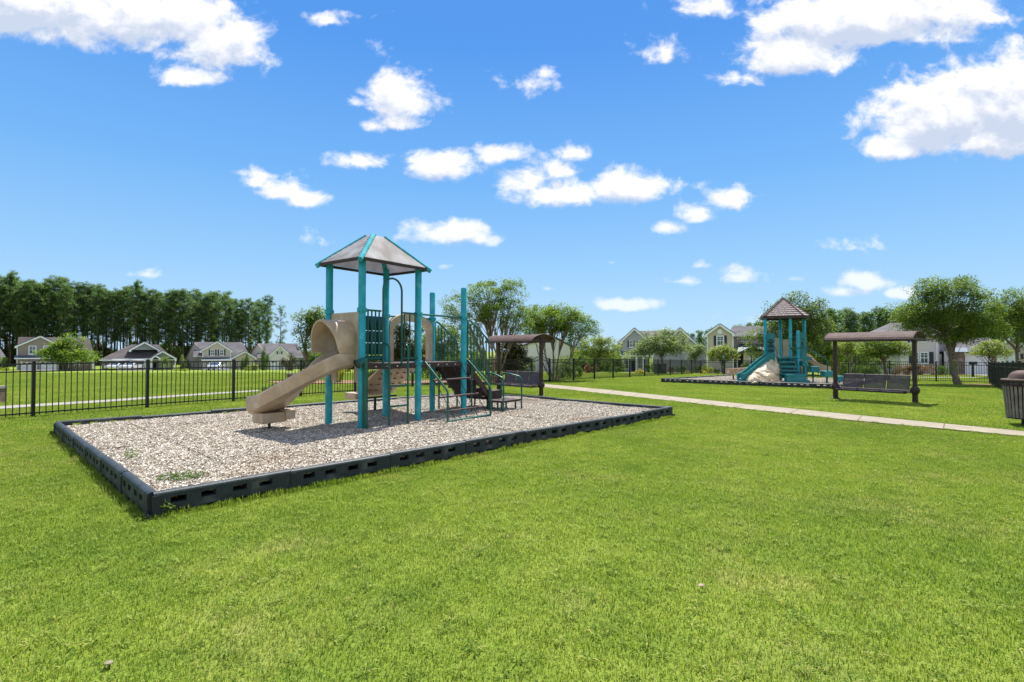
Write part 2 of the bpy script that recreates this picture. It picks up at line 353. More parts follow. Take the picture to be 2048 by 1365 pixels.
tag(edge.build('path_edge', mat('edge_soil', (.075, .055, .035), .95, .3, 9, bump=.5, bs=60, spec=.05)), kind='structure')
# saw joints of the path
jm = MB(); acc = 0
for i in range(1, len(PP)):
    a, b = PP[i-1], PP[i]; seg = ((b[0]+b[1])-(a[0]+a[1])).length/2
    while acc+seg > 1.5 and seg > 0:
        t = (1.5-acc)/seg; p = a[0].lerp(b[0], t); q = a[1].lerp(b[1], t); w = ((b[0]-a[0]).normalized())*.012
        jm.add([(p.x-w.x, p.y-w.y, gz(p.x, p.y)+.0235), (p.x+w.x, p.y+w.y, gz(p.x, p.y)+.0235), (q.x+w.x, q.y+w.y, gz(q.x, q.y)+.0235), (q.x-w.x, q.y-w.y, gz(q.x, q.y)+.0235)], [(0, 1, 2, 3)])
        a = (p, q); seg -= (1.5-acc); acc = 0
    acc += seg
tag(jm.build('path_joint', mat('joint_dirt', (.10, .085, .06), .9, .2, 8), path))
sw1 = [G(*p) for p in ((-60, 818), (0, 814), (200, 802), (360, 791), (519, 781.2))]
sw2 = [G(*p) for p in ((-60, 823.5), (0, 819.5), (200, 806.3), (360, 794.5), (519, 783.6))]
_, SWP = strip('sidewalk', sw2, sw1, MT['concrete'], .02)
def quadstrip(name, pts, dz, mt=None):
    m = MB(); n = 10
    a, b, c, d = [Vector(p) for p in pts]
    for i in range(n+1):
        for p in (a.lerp(d, i/n), b.lerp(c, i/n)): m.v.append((p.x, p.y, gz(p.x, p.y)+dz))
    m.f = [(2*i, 2*i+1, 2*i+3, 2*i+2) for i in range(n)]
    return tag(m.build(name, mt or MT['concrete']), kind='structure')
# street, far pavements and driveways
quadstrip('pavement', [(26, 38.9), (70, 36.9), (70, 37.8), (25.2, 39.9)], .03)
MT['pinestraw'] = mat('pine_straw', (.22, .13, .085), .95, .25, 3, bump=.8, bs=20, spec=.05, c2=(.30, .2, .13))
# bare soil ring under the tree at the right fence, planting beds behind the fence
def blob(name, cx, cy, rx, ry, mt, dz=.02, seed=1, rot=0):
    m = MB(); rr = random.Random(seed); n = 36; ph = [rr.uniform(0, 6) for _ in range(3)]; vs = []
    for k in range(n):
        a = 2*pi*k/n; s = 1+.12*sin(2*a+ph[0])+.08*sin(5*a+ph[1]); x = rx*s*cos(a); y = ry*s*sin(a)
        X = cx+x*cos(rot)-y*sin(rot); Y = cy+x*sin(rot)+y*cos(rot); vs.append((X, Y, gz(X, Y)+dz))
    vs.append((cx, cy, gz(cx, cy)+dz+.01)); m.add(vs, [(k, (k+1) % n, n) for k in range(n)])
    return tag(m.build(name, mt, smooth=True), kind='structure')
blob('planting_bed', 22.3, 57, 9, 2.2, MT['pinestraw'], .05, 3, -.5)
blob('planting_bed', -6.8, 27.5, 5.5, 2.0, MT['pinestraw'], .05, 4)
blob('planting_bed', 40, 52.5, 9, 1.6, MT['pinestraw'], .05, 5)
blob('planting_bed', 25.5, 27.9, 1.6, .8, MT['pinestraw'], .03, 6)
# ---- mulch
chipm = bpy.data.materials.new('wood_chips'); chipm.use_nodes = True
def chipmat(m, island=True):
    nt = m.node_tree; N = nt.nodes.new; L = nt.links.new; b = nt.nodes['Principled BSDF']; b.inputs['Roughness'].default_value = .85; b.inputs['Specular IOR Level'].default_value = .1
    g = N('ShaderNodeNewGeometry'); n = N('ShaderNodeTexNoise'); n.inputs['Scale'].default_value = .55; n.inputs['Detail'].default_value = 4; L(g.outputs['Position'], n.inputs['Vector'])
    r = ramp(N, [(0, (.09, .055, .035)), (.2, (.23, .175, .12)), (.5, (.385, .335, .265)), (.8, (.54, .495, .42)), (1, (.76, .73, .66))])
    if island: L(g.outputs['Random Per Island'], r.inputs[0])
    else:
        n3 = N('ShaderNodeTexNoise'); n3.inputs['Scale'].default_value = 60; n3.inputs['Detail'].default_value = 3; L(g.outputs['Position'], n3.inputs['Vector'])
        r2 = ramp(N, [(.3, (.07, .045, .03)), (.6, (.32, .25, .2))]); L(n3.outputs[0], r2.inputs[0]); r = r2
    mr = N('ShaderNodeMapRange'); L(n.outputs[0], mr.inputs[0]); mr.inputs[1].default_value = .54; mr.inputs[2].default_value = .72; mr.inputs[4].default_value = .5
    mx = N('ShaderNodeMix'); mx.data_type = 'RGBA'; mx.blend_type = 'MULTIPLY'; L(mr.outputs[0], mx.inputs[0]); L(r.outputs[0], mx.inputs[6]); mx.inputs[7].default_value = (.62, .46, .36, 1)
    L(mx.outputs[2], b.inputs['Base Color'])
chipmat(chipm); soil = bpy.data.materials.new('mulch_soil'); soil.use_nodes = True; chipmat(soil, False)
MZ1 = .15
def mz(x, y):
    w = inbed(x, y)
    if w == 2: return gz(x, y)+.13
    n = mnoise.noise(Vector((x*.7, y*.7, 3)))*.035+mnoise.noise(Vector((x*2.1, y*2.1, 7)))*.015
    return MZ1+n*.7
def bed(name, o, ea, eb, w, d):
    m = MB(); n1 = int(w/.25); n2 = int(d/.25)
    for j in range(n2+1):
        for i in range(n1+1):
            p = o+ea*(.02+(w-.04)*i/n1)+eb*(.02+(d-.04)*j/n2); m.v.append((p.x, p.y, mz(p.x, p.y)-.012))
    m.f = [(j*(n1+1)+i, j*(n1+1)+i+1, (j+1)*(n1+1)+i+1, (j+1)*(n1+1)+i) for j in range(n2) for i in range(n1)]
    tag(m.build(name, soil, smooth=True), kind='structure')
bed('mulch_bed', NC, A1, B1, W1, D1); bed('mulch_bed', L2, E2, G2, W2, D2)
# ---- instanced ground cover
def scatter(name, pts, variants, label=None, cat=None):
    """pts: (x,y,z,rot,scale,variant)"""
    col = bpy.data.collections.new(name+'_source')
    for i, (mb, mt) in enumerate(variants):
        me = bpy.data.meshes.new(name+'_patch'); me.from_pydata(mb.v, [], mb.f); me.materials.append(mt)
        o = bpy.data.objects.new('%s_patch_%02d' % (name, i), me); col.objects.link(o)
    me = bpy.data.meshes.new(name); me.from_pydata([p[:3] for p in pts], [], [])
    for nm, ty, k in (('rz', 'FLOAT', 3), ('sc', 'FLOAT', 4), ('vi', 'INT', 5)):
        a = me.attributes.new(nm, ty, 'POINT'); a.data.foreach_set('value', [p[k] for p in pts])
    ob = bpy.data.objects.new(name, me); COL.objects.link(ob); me.materials.append(variants[0][1])
    ng = bpy.data.node_groups.new(name+'_scatter', 'GeometryNodeTree')
    ng.interface.new_socket('Geometry', in_out='INPUT', socket_type='NodeSocketGeometry'); ng.interface.new_socket('Geometry', in_out='OUTPUT', socket_type='NodeSocketGeometry')
    N = ng.nodes.new; L = ng.links.new
    gi = N('NodeGroupInput'); go = N('NodeGroupOutput'); ci = N('GeometryNodeCollectionInfo'); ci.inputs[0].default_value = col; ci.inputs[1].default_value = True; ci.inputs[2].default_value = True
    ip = N('GeometryNodeInstanceOnPoints'); ip.inputs['Pick Instance'].default_value = True
    def na(n, t):
        a = N('GeometryNodeInputNamedAttribute'); a.data_type = t; a.inputs[0].default_value = n; return a
    a1 = na('rz', 'FLOAT'); cx = N('ShaderNodeCombineXYZ'); L(a1.outputs[0], cx.inputs[2])
    a2 = na('sc', 'FLOAT'); a3 = na('vi', 'INT')
    L(gi.outputs[0], ip.inputs['Points']); L(ci.outputs[0], ip.inputs['Instance']); L(a3.outputs[0], ip.inputs['Instance Index'])
    er = N('FunctionNodeEulerToRotation'); L(cx.outputs[0], er.inputs[0]); L(er.outputs[0], ip.inputs['Rotation']); L(a2.outputs[0], ip.inputs['Scale'])
    L(ip.outputs[0], go.inputs[0])
    md = ob.modifiers.new('scatter', 'NODES'); md.node_group = ng
    return tag(ob, label, cat, kind='stuff')
def gpatch(size, n, h, w, seed, weeds=0):
    r = random.Random(seed); m = MB(); v = m.v; f = m.f
    ph = [r.uniform(0, 9) for _ in range(2)]
    for _ in range(n):
        x = r.uniform(-size/2, size/2); y = r.uniform(-size/2, size/2)
        q = mnoise.noise(Vector((x*5+ph[0], y*5+ph[1], seed)))
        a = r.uniform(0, 2*pi); hh = h*r.uniform(.45, 1.15)*(1+.5*q); ww = w*r.uniform(.6, 1.3)
        b = a+r.uniform(-.9, .9)+pi/2; ln = hh*abs(r.gauss(.5, .55)); dx, dy = cos(b), sin(b)
        c, s = cos(a)*ww/2, sin(a)*ww/2; k = len(v)
        v += [(x-c, y-s, -.004), (x+c, y+s, -.004), (x+c*.8+dx*ln*.4, y+s*.8+dy*ln*.4, hh*.62), (x-c*.8+dx*ln*.4, y-s*.8+dy*ln*.4, hh*.62), (x+dx*ln, y+dy*ln, hh*(1-.25*min(1, ln/hh)))]
        f += [(k, k+1, k+2, k+3), (k+3, k+2, k+4)]
    for _ in range(weeds):
        x = r.uniform(-size/2, size/2); y = r.uniform(-size/2, size/2); nb = r.randint(6, 11)
        for j in range(nb):
            a = 2*pi*j/nb+r.uniform(-.3, .3); ln = r.uniform(.035, .075); ww = r.uniform(.006, .010); dx, dy = cos(a), sin(a); px, py = -dy*ww/2, dx*ww/2; k = len(v)
            z1 = r.uniform(.02, .04)
            v += [(x, y, .005), (x+dx*ln*.5+px, y+dy*ln*.5+py, z1), (x+dx*ln, y+dy*ln, z1-.006), (x+dx*ln*.5-px, y+dy*ln*.5-py, z1)]
            f += [(k, k+1, k+2, k+3)]
    return m
GV = []
for s in range(4): GV.append((gpatch(1.0, 8500, .030, .0042, s, 22), MT['blade']))       # 0-3 near, 1 m
for s in range(2): GV.append((gpatch(.5, 2125, .030, .0042, 10+s, 5), MT['blade']))      # 4-5 near, .5 m
for s in range(2): GV.append((gpatch(.25, 530, .032, .0042, 20+s, 1), MT['blade']))     # 6-7 .25
for s in range(3): GV.append((gpatch(2.0, 9000, .034, .010, 30+s), MT['blade']))         # 8-10 far 2 m
for s in range(2): GV.append((gpatch(.5, 700, .034, .009, 40+s), MT['blade']))           # 11-12 far .5
def polyd(P, x, y):
    best = 9e9
    for a, b in P:
        pass
    return best
def inpath(P, x, y, m):
    q = Vector((x, y))
    for i in range(len(P)-1):
        a, b = P[i]; c, d = P[i+1]
        mid0 = (a+b)/2; mid1 = (c+d)/2; w = max((a-b).length, (c-d).length)/2
        s = mid1-mid0; t = max(0, min(1, (q-mid0).dot(s)/max(1e-9, s.length_squared)))
        cen = mid0+s*t; nrm = (b-a).normalized()
        # half width measured across the strip
        dirn = s.normalized(); off = q-cen; lat = abs(off.dot(Vector((-dirn.y, dirn.x)))); hw = abs((b-a).dot(Vector((-dirn.y, dirn.x))))/2
        if lat < hw+m and abs(off.dot(dirn)) < m+.05: return True
    return False
def blocked(x, y, h, m=0):
    """does a patch of half size h aligned with the play area touch something paved or bedded"""
    c = Vector((x, y))
    for o, ea, eb, w, d in ((NC, A1, B1, W1, D1), (L2, E2, G2, W2, D2)):
        dd = c-o; k = h*1.0 if ea is A1 else h*1.25
        if -k+.01 < dd.dot(ea) < w+k-.01 and -k+.01 < dd.dot(eb) < d+k-.01: return True
    if inpath(PP, x, y, h*(1.05 if h > .2 else .6)): return True
    if x < -8 and inpath(SWP, x, y, h*(1.05 if h > .2 else .6)): return True
    return False
def visible(x, y, m=3.0):
    return y > .6 and abs(x) < y*1.0+m
gpts = []
def lay(x, y, size, far):
    if not visible(x, y): return
    h = size/2
    rz = atan2(A1.y, A1.x)
    if blocked(x, y, h):
        if size <= .26: return
        if far and size > 1: q = 4; ns = .5
        else: q = 2; ns = size/2
        for i in range(q):
            for j in range(q):
                d = A1*((i-(q-1)/2)*ns)+B1*((j-(q-1)/2)*ns); lay(x+d.x, y+d.y, ns, far)
        return
    if far: vi = R.choice((8, 9, 10)) if size > 1 else (R.choice((11, 12)) if size == .5 else R.choice((6, 7)))
    else: vi = R.choice((0, 1, 2, 3)) if size == 1 else (R.choice((4, 5)) if size == .5 else R.choice((6, 7)))
    gpts.append((x, y, gz(x, y), rz+R.choice((0, pi/2, pi, 3*pi/2)), 1.0, vi))
for i in range(-40, 60):
    for j in range(-40, 60):
        p = NC+A1*(i*2+1)+B1*(j*2+1)
        if not visible(p.x, p.y, 4) or p.y > 46: continue
        if p.length > 13.5: lay(p.x, p.y, 2.0, True)
        else:
            for a in (-.5, .5):
                for b in (-.5, .5): q = p+A1*a+B1*b; lay(q.x, q.y, 1, False)
def tuft(seed):
    r = random.Random(seed); m = MB()
    for _ in range(110):
        x = r.gauss(0, .06); y = r.gauss(0, .022); a = r.uniform(0, 6.28); h = r.uniform(.03, .085)*(1-.3*abs(x)/.1); ln = h*abs(r.gauss(.4, .4)); dx, dy = cos(a), sin(a); w = .0026; k = len(m.v)
        m.v += [(x-dy*w, y+dx*w, -.01), (x+dy*w, y-dx*w, -.01), (x+dy*w*.8+dx*ln*.4, y-dx*w*.8+dy*ln*.4, h*.62), (x-dy*w*.8+dx*ln*.4, y+dx*w*.8+dy*ln*.4, h*.62), (x+dx*ln, y+dy*ln, h)]; m.f += [(k, k+1, k+2, k+3), (k+3, k+2, k+4)]
    return m
for s in range(3): GV.append((tuft(70+s), MT['blade']))   # 13-15 longer grass missed by the mower along the blocks
for o, ea, eb, w, d, st in ((NC, A1, B1, W1, D1, .07), (L2, E2, G2, W2, D2, .16)):
    for c, dd, ln, nn in ((o, ea, w, -eb), (o, eb, d, -ea), (o+ea*w, eb, d, ea), (o+eb*d, ea, w, eb)):
        t = 0
        while t < ln:
            q = c+dd*t+nn*(.075+abs(R.gauss(0, .02))); gpts.append((q.x, q.y, gz(q.x, q.y), atan2(dd.y, dd.x)+R.uniform(-.2, .2), R.uniform(.5, 1.15), R.choice((13, 14, 15)))); t += st*R.uniform(.4, 2.0)
for i in range(1, len(PP)):
    a, b = PP[i-1], PP[i]
    for s_ in (0, 1):
        L_ = (b[s_]-a[s_]).length; t = 0
        while t < L_:
            q = a[s_].lerp(b[s_], t/L_); q = q+(q-a[1-s_].lerp(b[1-s_], t/L_)).normalized()*(.03 if s_ == 0 else .12)
            if visible(q.x, q.y) and q.y < 22: gpts.append((q.x, q.y, gz(q.x, q.y), atan2((b[s_]-a[s_]).y, (b[s_]-a[s_]).x), R.uniform(.4, .8), R.choice((13, 14, 15))))
            t += .12*R.uniform(.5, 1.6)
scatter('grass', gpts, GV, 'short mown bright green lawn grass around the play areas', 'grass')
# chips
def cpatch(size, n, seed, sc=1.0):
    r = random.Random(seed); m = MB()
    for _ in range(n):
        x = r.uniform(-size/2, size/2); y = r.uniform(-size/2, size/2); L_ = r.uniform(.012, .042)*sc; w = r.uniform(.005, .015)*sc; t = r.uniform(.002, .005)*sc
        M_ = Matrix.Translation((x, y, r.uniform(-.008, .014)))@Matrix.Rotation(r.uniform(0, 2*pi), 4, 'Z')@Matrix.Rotation(r.gauss(0, .3), 4, 'Y')@Matrix.Rotation(r.gauss(0, .35), 4, 'X')
        k = len(m.v)
        for p in ((-L_/2, -w/2*r.uniform(.4, 1), 0), (L_/2, -w/2*r.uniform(.4, 1), 0), (L_/2*r.uniform(.8, 1), w/2, 0), (-L_/2*r.uniform(.8, 1), w/2, 0)): m.v.append(tuple(M_@Vector(p)))
        for p in ((-L_/2, -w/2, t), (L_/2, -w/2, t), (L_/2, w/2, t), (-L_/2, w/2, t)): m.v.append(tuple(M_@Vector(p)))
        m.f += [tuple(i+k for i in q) for q in ((4, 5, 6, 7), (0, 1, 5, 4), (1, 2, 6, 5), (2, 3, 7, 6), (3, 0, 4, 7))]
    return m
CV = [(cpatch(.5, 3400, 50+s), chipm) for s in range(4)]+[(cpatch(1.0, 3600, 60+s, 1.7), chipm) for s in range(2)]
cp = []
n1, n2 = 21, 14
for i in range(n1):
    for j in range(n2):
        p = NC+A1*(.27+(W1-.54)*i/(n1-1))+B1*(.27+(D1-.54)*j/(n2-1)); cp.append((p.x, p.y, mz(p.x, p.y), atan2(A1.y, A1.x)+R.choice((0, pi/2, pi, -pi/2)), 1.0, R.randrange(4)))
for i in range(9):
    for j in range(11):
        p = L2+E2*(.52+(W2-1.04)*i/8)+G2*(.52+(D2-1.04)*j/10); cp.append((p.x, p.y, mz(p.x, p.y), atan2(E2.y, E2.x)+R.choice((0, pi/2, pi)), 1, 4+R.randrange(2)))
scatter('wood_mulch', cp, CV, 'pale wood chip mulch covering the ground of the play beds', 'mulch')
# ---- border blocks
def grid_solid(m, xs, zs, fill, y0, y1):
    nx, nz_ = len(xs)-1, len(zs)-1
    F = lambda i, j: 0 <= i < nx and 0 <= j < nz_ and fill(i, j)
    for i in range(nx):
        for j in range(nz_):
            if not F(i, j): continue
            a, b, c, d = xs[i], xs[i+1], zs[j], zs[j+1]
            m.add([(a, y0, c), (b, y0, c), (b, y0, d), (a, y0, d)], [(0, 1, 2, 3)]); m.add([(a, y1, c), (b, y1, c), (b, y1, d), (a, y1, d)], [(3, 2, 1, 0)])
            if not F(i-1, j): m.add([(a, y0, c), (a, y1, c), (a, y1, d), (a, y0, d)], [(0, 3, 2, 1)])
            if not F(i+1, j): m.add([(b, y0, c), (b, y1, c), (b, y1, d), (b, y0, d)], [(0, 1, 2, 3)])
            if not F(i, j-1): m.add([(a, y0, c), (b, y0, c), (b, y1, c), (a, y1, c)], [(0, 3, 2, 1)])
            if not F(i, j+1): m.add([(a, y0, d), (b, y0, d), (b, y1, d), (a, y1, d)], [(0, 1, 2, 3)])
def border_mesh(L_):
    m = MB(); k = L_/1.24
    xs = [0.0]+[x*k for x in (.13, .26, .38, .51, .66, .79, .91, 1.04, 1.18)]+[L_-.006]
    zs = [-.06, 0.0, .05, .115, .172, .205]
    def fill(i, j):
        if j == 1 and i in (1, 3, 5, 7): return False
        if j == 3 and i in (1, 3, 5, 7): return False
        return True
    grid_solid(m, xs, zs, fill, -.045, .045)
    # rounded top
    n = 6; pr = [(.045*cos(pi*i/n)*1.0, .205+.028*sin(pi*i/n)) for i in range(n+1)]
    a = len(m.v); m.v += [(0.0, y, z) for y, z in pr]+[(L_-.006, y, z) for y, z in pr]
    m.f += [(a+i, a+i+1, a+i+n+2, a+i+n+1) for i in range(n)]+[tuple(range(a, a+n+1)), tuple(range(a+n+1, a+2*n+2))[::-1]]
    # foot flange that laps the next block
    m.box((L_-.03, -.058, -.06), (L_+.10, -.047, .055)); m.box((-.01, -.055, -.05), (.05, .055, .2))
    return m
ORD = 'first second third fourth fifth sixth seventh eighth ninth'.split()
def border_run(o, d, n, L_, proto, label, group, inward):
    rz = atan2(d.y, d.x)
    for i in range(n):
        ob = proto.copy(); COL.objects.link(ob); p = o+d*(L_*i)
        ob.location = (p.x, p.y, gz(p.x, p.y)+R.uniform(-.008, .008)); ob.rotation_euler = (R.uniform(-.02, .02), R.uniform(-.008, .008), rz)
        tag(ob, label.replace('NTH', ORD[i]), 'border block', group)
b1 = border_mesh(W1/8).build('border_block', MT['border'], smooth=False); b2 = border_mesh(D1/6).build('border_block', MT['border'], smooth=False)
g1 = 'plastic border blocks around the near play bed'
border_run(NC, A1, 8, W1/8, b1, 'NTH slotted border block from the near corner, long near side of front bed', g1, 1)
border_run(NC+A1*W1+B1*D1, -A1, 8, W1/8, b1, 'NTH border block from the back corner, fence side of front bed', g1, 1)
border_run(NC+B1*D1, -B1, 6, D1/6, b2, 'NTH slotted border block from the far left corner, short left side of front bed', g1, 1)
border_run(NC+A1*W1, B1, 6, D1/6, b2, 'NTH border block from the right corner, short right side of front bed', g1, 1)
g2 = 'plastic border blocks around the far play bed'
border_run(L2, E2, 7, W2/7, b1, 'NTH dark green border block from the left corner, near side of far bed', g2, 1)
border_run(L2+G2*D2, -G2, 9, D2/9, b1, 'NTH dark green border block from the back corner, left side of far bed', g2, 1)
border_run(L2+E2*W2, G2, 9, D2/9, b1, 'NTH dark green border block from the front corner, right side of far bed', g2, 1)
for b in (b1, b2): bpy.data.objects.remove(b)
# weeds, leaf, mushroom
def leaves_mb(m, c, r, n, size, rr, flat=.5, sq=(1, 1, 1), asp=.5):
    for _ in range(n):
        while 1:
            p = Vector((rr.uniform(-1, 1), rr.uniform(-1, 1), rr.uniform(-1, 1)))
            if p.length < 1: break
        p = Vector((p.x*sq[0], p.y*sq[1], p.z*sq[2]))*r+Vector(c)
        s = size*rr.uniform(.6, 1.3); d = Vector((rr.gauss(0, 1), rr.gauss(0, 1), rr.gauss(0, flat))).normalized(); e = d.cross(Vector((rr.gauss(0, .5), rr.gauss(0, .5), 1))).normalized()*asp
        k = len(m.v); m.v += [tuple(p), tuple(p+d*s*.5+e*s*.5), tuple(p+d*s), tuple(p+d*s*.5-e*s*.5)]; m.f.append((k, k+1, k+2, k+3))
def weed(px, py, r, n, h, label, dz=.15):
    p = gp(px, py, dz); m = MB(); rr = random.Random(px)
    for _ in range(n):
        a = rr.uniform(0, 2*pi); q = r*sqrt(rr.random()); x = p.x+q*cos(a)*1.3; y = p.y+q*sin(a)
        leaves_mb(m, (x, y, dz+h*rr.random()), .02, 2, .045, rr, .5, asp=.3)
    o = m.build('weed', MT['shrub']); tag(o, label, 'weed')
weed(362, 960, .19, 330, .04, 'low spreading green weed patch on the mulch inside the near corner')
weed(262, 915, .07, 40, .07, 'small green weed sprig beside the left border of the front mulch bed')
weed(802, 905, .05, 30, .12, 'thin green weed growing at a joint of the near border', .03)
m = MB(); p = gp(337, 1032); rr = random.Random(5)
for k in range(7):
    a = rr.uniform(0, 6.28); pts = [Vector((p.x+.03*cos(a)*t+rr.uniform(-.004, .004), p.y-.02+.03*sin(a)*t, .02+.13*t*(1-.35*t)*rr.uniform(.7, 1.1))) for t in (0, .35, .7, 1)]; m.tube(pts, [.004, .0035, .003, .001], 4)
    leaves_mb(m, pts[-1], .03, 4, .04, rr)
tag(m.build('weed', MT['shrub']), 'curled green weed growing up the near corner of the front border', 'weed')
p = gp(217, 1338); m = MB(); m.lathe((p.x, p.y, 0), [(.005, .0), (.005, .026), (.019, .026), (.018, .030), (.010, .033), (.002, .033)], 14)
tag(m.build('mushroom', mat('mushroom', (.19, .16, .11), .9, .15, 40)), 'single small pale mushroom in the lawn near the bottom left', 'mushroom')
p = gp(1403, 1186); m = MB(); m.add([(p.x-.03, p.y, .035), (p.x-.005, p.y-.016, .042), (p.x+.03, p.y+.004, .036), (p.x, p.y+.018, .046)], [(0, 1, 2, 3)]); m.add([(p.x-.03, p.y, .033), (p.x-.005, p.y-.016, .040), (p.x+.03, p.y+.004, .034), (p.x, p.y+.018, .044)], [(3, 2, 1, 0)])
tag(m.build('dead_leaf', mat('dead_leaf', (.24, .18, .13), .7, .2, 30)), 'single dry pinkish brown leaf lying in the lawn', 'leaf')
# ------------------------------------------------------------------ near play structure
def bez(P, n):
    P = [Vector(p) for p in P]; out = []
    for i in range(n+1):
        t = i/n; out.append(P[0]*(1-t)**3+P[1]*3*t*(1-t)**2+P[2]*3*t*t*(1-t)+P[3]*t**3)
    return out
def fillet(pts, r=.08, n=5):
    P = [Vector(p) for p in pts]; out = [P[0]]
    for i in range(1, len(P)-1):
        a = (P[i-1]-P[i]); b = (P[i+1]-P[i]); rr = min(r, a.length*.49, b.length*.49); a.normalize(); b.normalize()
        p, q = P[i]+a*rr, P[i]+b*rr
        for k in range(n+1):
            t = k/n; out.append(p*(1-t)**2+P[i]*2*t*(1-t)+q*t*t)
    out.append(P[-1]); return out
def sweep(m, path, sec, closed=True, side_ref=None, caps=True):
    """path: list of (pos, horizontal side vector); sec: (across, up)"""
    n = len(sec); k0 = len(m.v)
    for p, sd in path:
        for a, b in sec: q = p+sd*a; m.v.append((q.x, q.y, q.z+b))
    for i in range(len(path)-1):
        for k in range(n if closed else n-1):
            m.f.append((k0+i*n+k, k0+i*n+(k+1) % n, k0+(i+1)*n+(k+1) % n, k0+(i+1)*n+k))
    if caps: m.f.append(tuple(range(k0, k0+n))[::-1]); m.f.append(tuple(range(k0+(len(path)-1)*n, k0+len(path)*n)))
    m.sm = True
def sides(pts):
    out = []
    for i, p in enumerate(pts):
        d = pts[min(i+1, len(pts)-1)]-pts[max(i-1, 0)]; d.z = 0; d.normalize(); out.append((p, Vector((d.y, -d.x, 0))))
    return out
PA = Vector((-2.6, 9.09, MZ1)); UA = atan2(.812, .583)
PL, QL, DZ = 1.34, .93, 1.12
t1 = empty('play_structure', PA, UA, 'tan and teal play tower with a hooded curved slide on the near mulch bed', 'playground equipment')
tl, te, gr, tn, br = MT['teal'], MT['teal_pl'], MT['green'], MT['tan'], MT['brown']
PR = .0635
def post(x, y, top, parent, collars=(2.06, 1.11), r=PR, capm=True):
    m = MB(); prof = [(r, -.25), (r, top-.02)]+([(r*.8, top), (.005, top+.004)] if capm else [(.005, top)])
    m.lathe((x, y, 0), prof, 20); o = m.build('post', tl, parent)
    for c in collars:
        k = MB(); k.lathe((x, y, c), [(r+.001, -.042), (r+.02, -.036), (r+.02, .036), (r+.001, .042)], 20)
        for a in (UA+.4, UA+.4+pi): k.box((x+cos(a)*.075-.018, y+sin(a)*.075-.018, c-.02), (x+cos(a)*.075+.018, y+sin(a)*.075+.018, c+.02))
        k.build('collar', tl, o)
    return o
for x, y in ((0, 0), (PL, 0), (0, QL), (PL, QL)): post(x, y, 3.02, t1)
post(2*PL, 0, 2.70, t1); post(2*PL, QL, 2.66, t1)
# decks
for x0 in (0, PL):
    m = MB(); m.box((x0+.03, .02, DZ-.02), (x0+PL-.03, QL-.02, DZ)); m.box((x0+.05, -.01, DZ-.1), (x0+PL-.05, .03, DZ+.002)); m.box((x0+.05, QL-.03, DZ-.1), (x0+PL-.05, QL+.01, DZ+.002))
    m.box((x0+.012, .07, DZ-.1), (x0+.05, QL-.07, DZ-.001)); m.box((x0+PL-.05, .07, DZ-.1), (x0+PL-.012, QL-.07, DZ-.001))
    d = m.build('deck', br, t1, bevel=.006); k = MB()
    for i in range(4): k = MB(); k.lathe((x0+.3+.25*i, -.012, DZ-.05), [(.001, -.01), (.012, -.008), (.012, .008), (.001, .01)], 8); k.build('bolt', MT['white'], d)
# roof: four panels between corner caps
EV = .14; ez = 2.96; pk = 3.50; cx, cy = PL/2, QL/2; tq = .13
cor = [(-EV, -EV), (PL+EV, -EV), (PL+EV, QL+EV), (-EV, QL+EV)]
top = [(cx-tq*1.3, cy-tq), (cx+tq*1.3, cy-tq), (cx+tq*1.3, cy+tq), (cx-tq*1.3, cy+tq)]
roofm = bpy.data.materials.new('roof_sheet'); roofm.use_nodes = True
def rfm(m):
    nt = m.node_tree; N = nt.nodes.new; L = nt.links.new; b = nt.nodes['Principled BSDF']; b.inputs['Roughness'].default_value = .6; b.inputs['Specular IOR Level'].default_value = .2
    tc = N('ShaderNodeTexCoord'); n = N('ShaderNodeTexNoise'); n.inputs['Scale'].default_value = 3; n.inputs['Detail'].default_value = 6; L(tc.outputs['Object'], n.inputs[0])
    r = ramp(N, [(.33, (.25, .225, .21)), (.5, (.37, .35, .345)), (.7, (.52, .51, .52))]); L(n.outputs[0], r.inputs[0]); L(r.outputs[0], b.inputs['Base Color'])
    t = N('ShaderNodeBsdfTranslucent'); t.inputs[0].default_value = (.50, .48, .54, 1); x = N('ShaderNodeMixShader'); x.inputs[0].default_value = .42
    L(b.outputs[0], x.inputs[1]); L(t.outputs[0], x.inputs[2]); L(x.outputs[0], nt.nodes['Material Output'].inputs[0])
rfm(roofm)
roof = empty('roof', (0, 0, 0)); roof.parent = t1
capm_ = mat('faded_teal_cap', (.03, .27, .32), .8, .15, 4, c2=(.12, .36, .39), spec=.1)
for i in range(4):
    a, b = cor[i], cor[(i+1) % 4]; c, d = top[(i+1) % 4], top[i]
    P = [Vector((*a, ez)), Vector((*b, ez)), Vector((*c, pk)), Vector((*d, pk))]
    m = MB(); m.slab(P, .008); m.build('roof_panel', roofm, roof)
    m = MB(); q0, q1 = P[0].lerp(P[1], .04), P[0].lerp(P[1], .96); m.bar(q0-Vector((0, 0, .035)), q1-Vector((0, 0, .035)), .03, .05)
    r0, r1 = P[0].lerp(P[3], .42), P[1].lerp(P[2], .42); m.bar(r0-Vector((0, 0, .045)), r1-Vector((0, 0, .045)), .03, .055)
    m.build('roof_beam', br, roof)
    nn = (P[1]-P[0]).cross(P[2]-P[0]).normalized()
    for t in [j/9 for j in range(10)]:
        for u_ in (.05,):
            p = P[0].lerp(P[3], t)+(P[1]-P[0]).normalized()*.07+nn*.004; k = MB(); k.ball(p, .009, 6, 4); k.build('rivet', MT['darkteal'], roof)
            p = P[1].lerp(P[2], t)-(P[1]-P[0]).normalized()*.07+nn*.004; k = MB(); k.ball(p, .009, 6, 4); k.build('rivet', MT['darkteal'], roof)
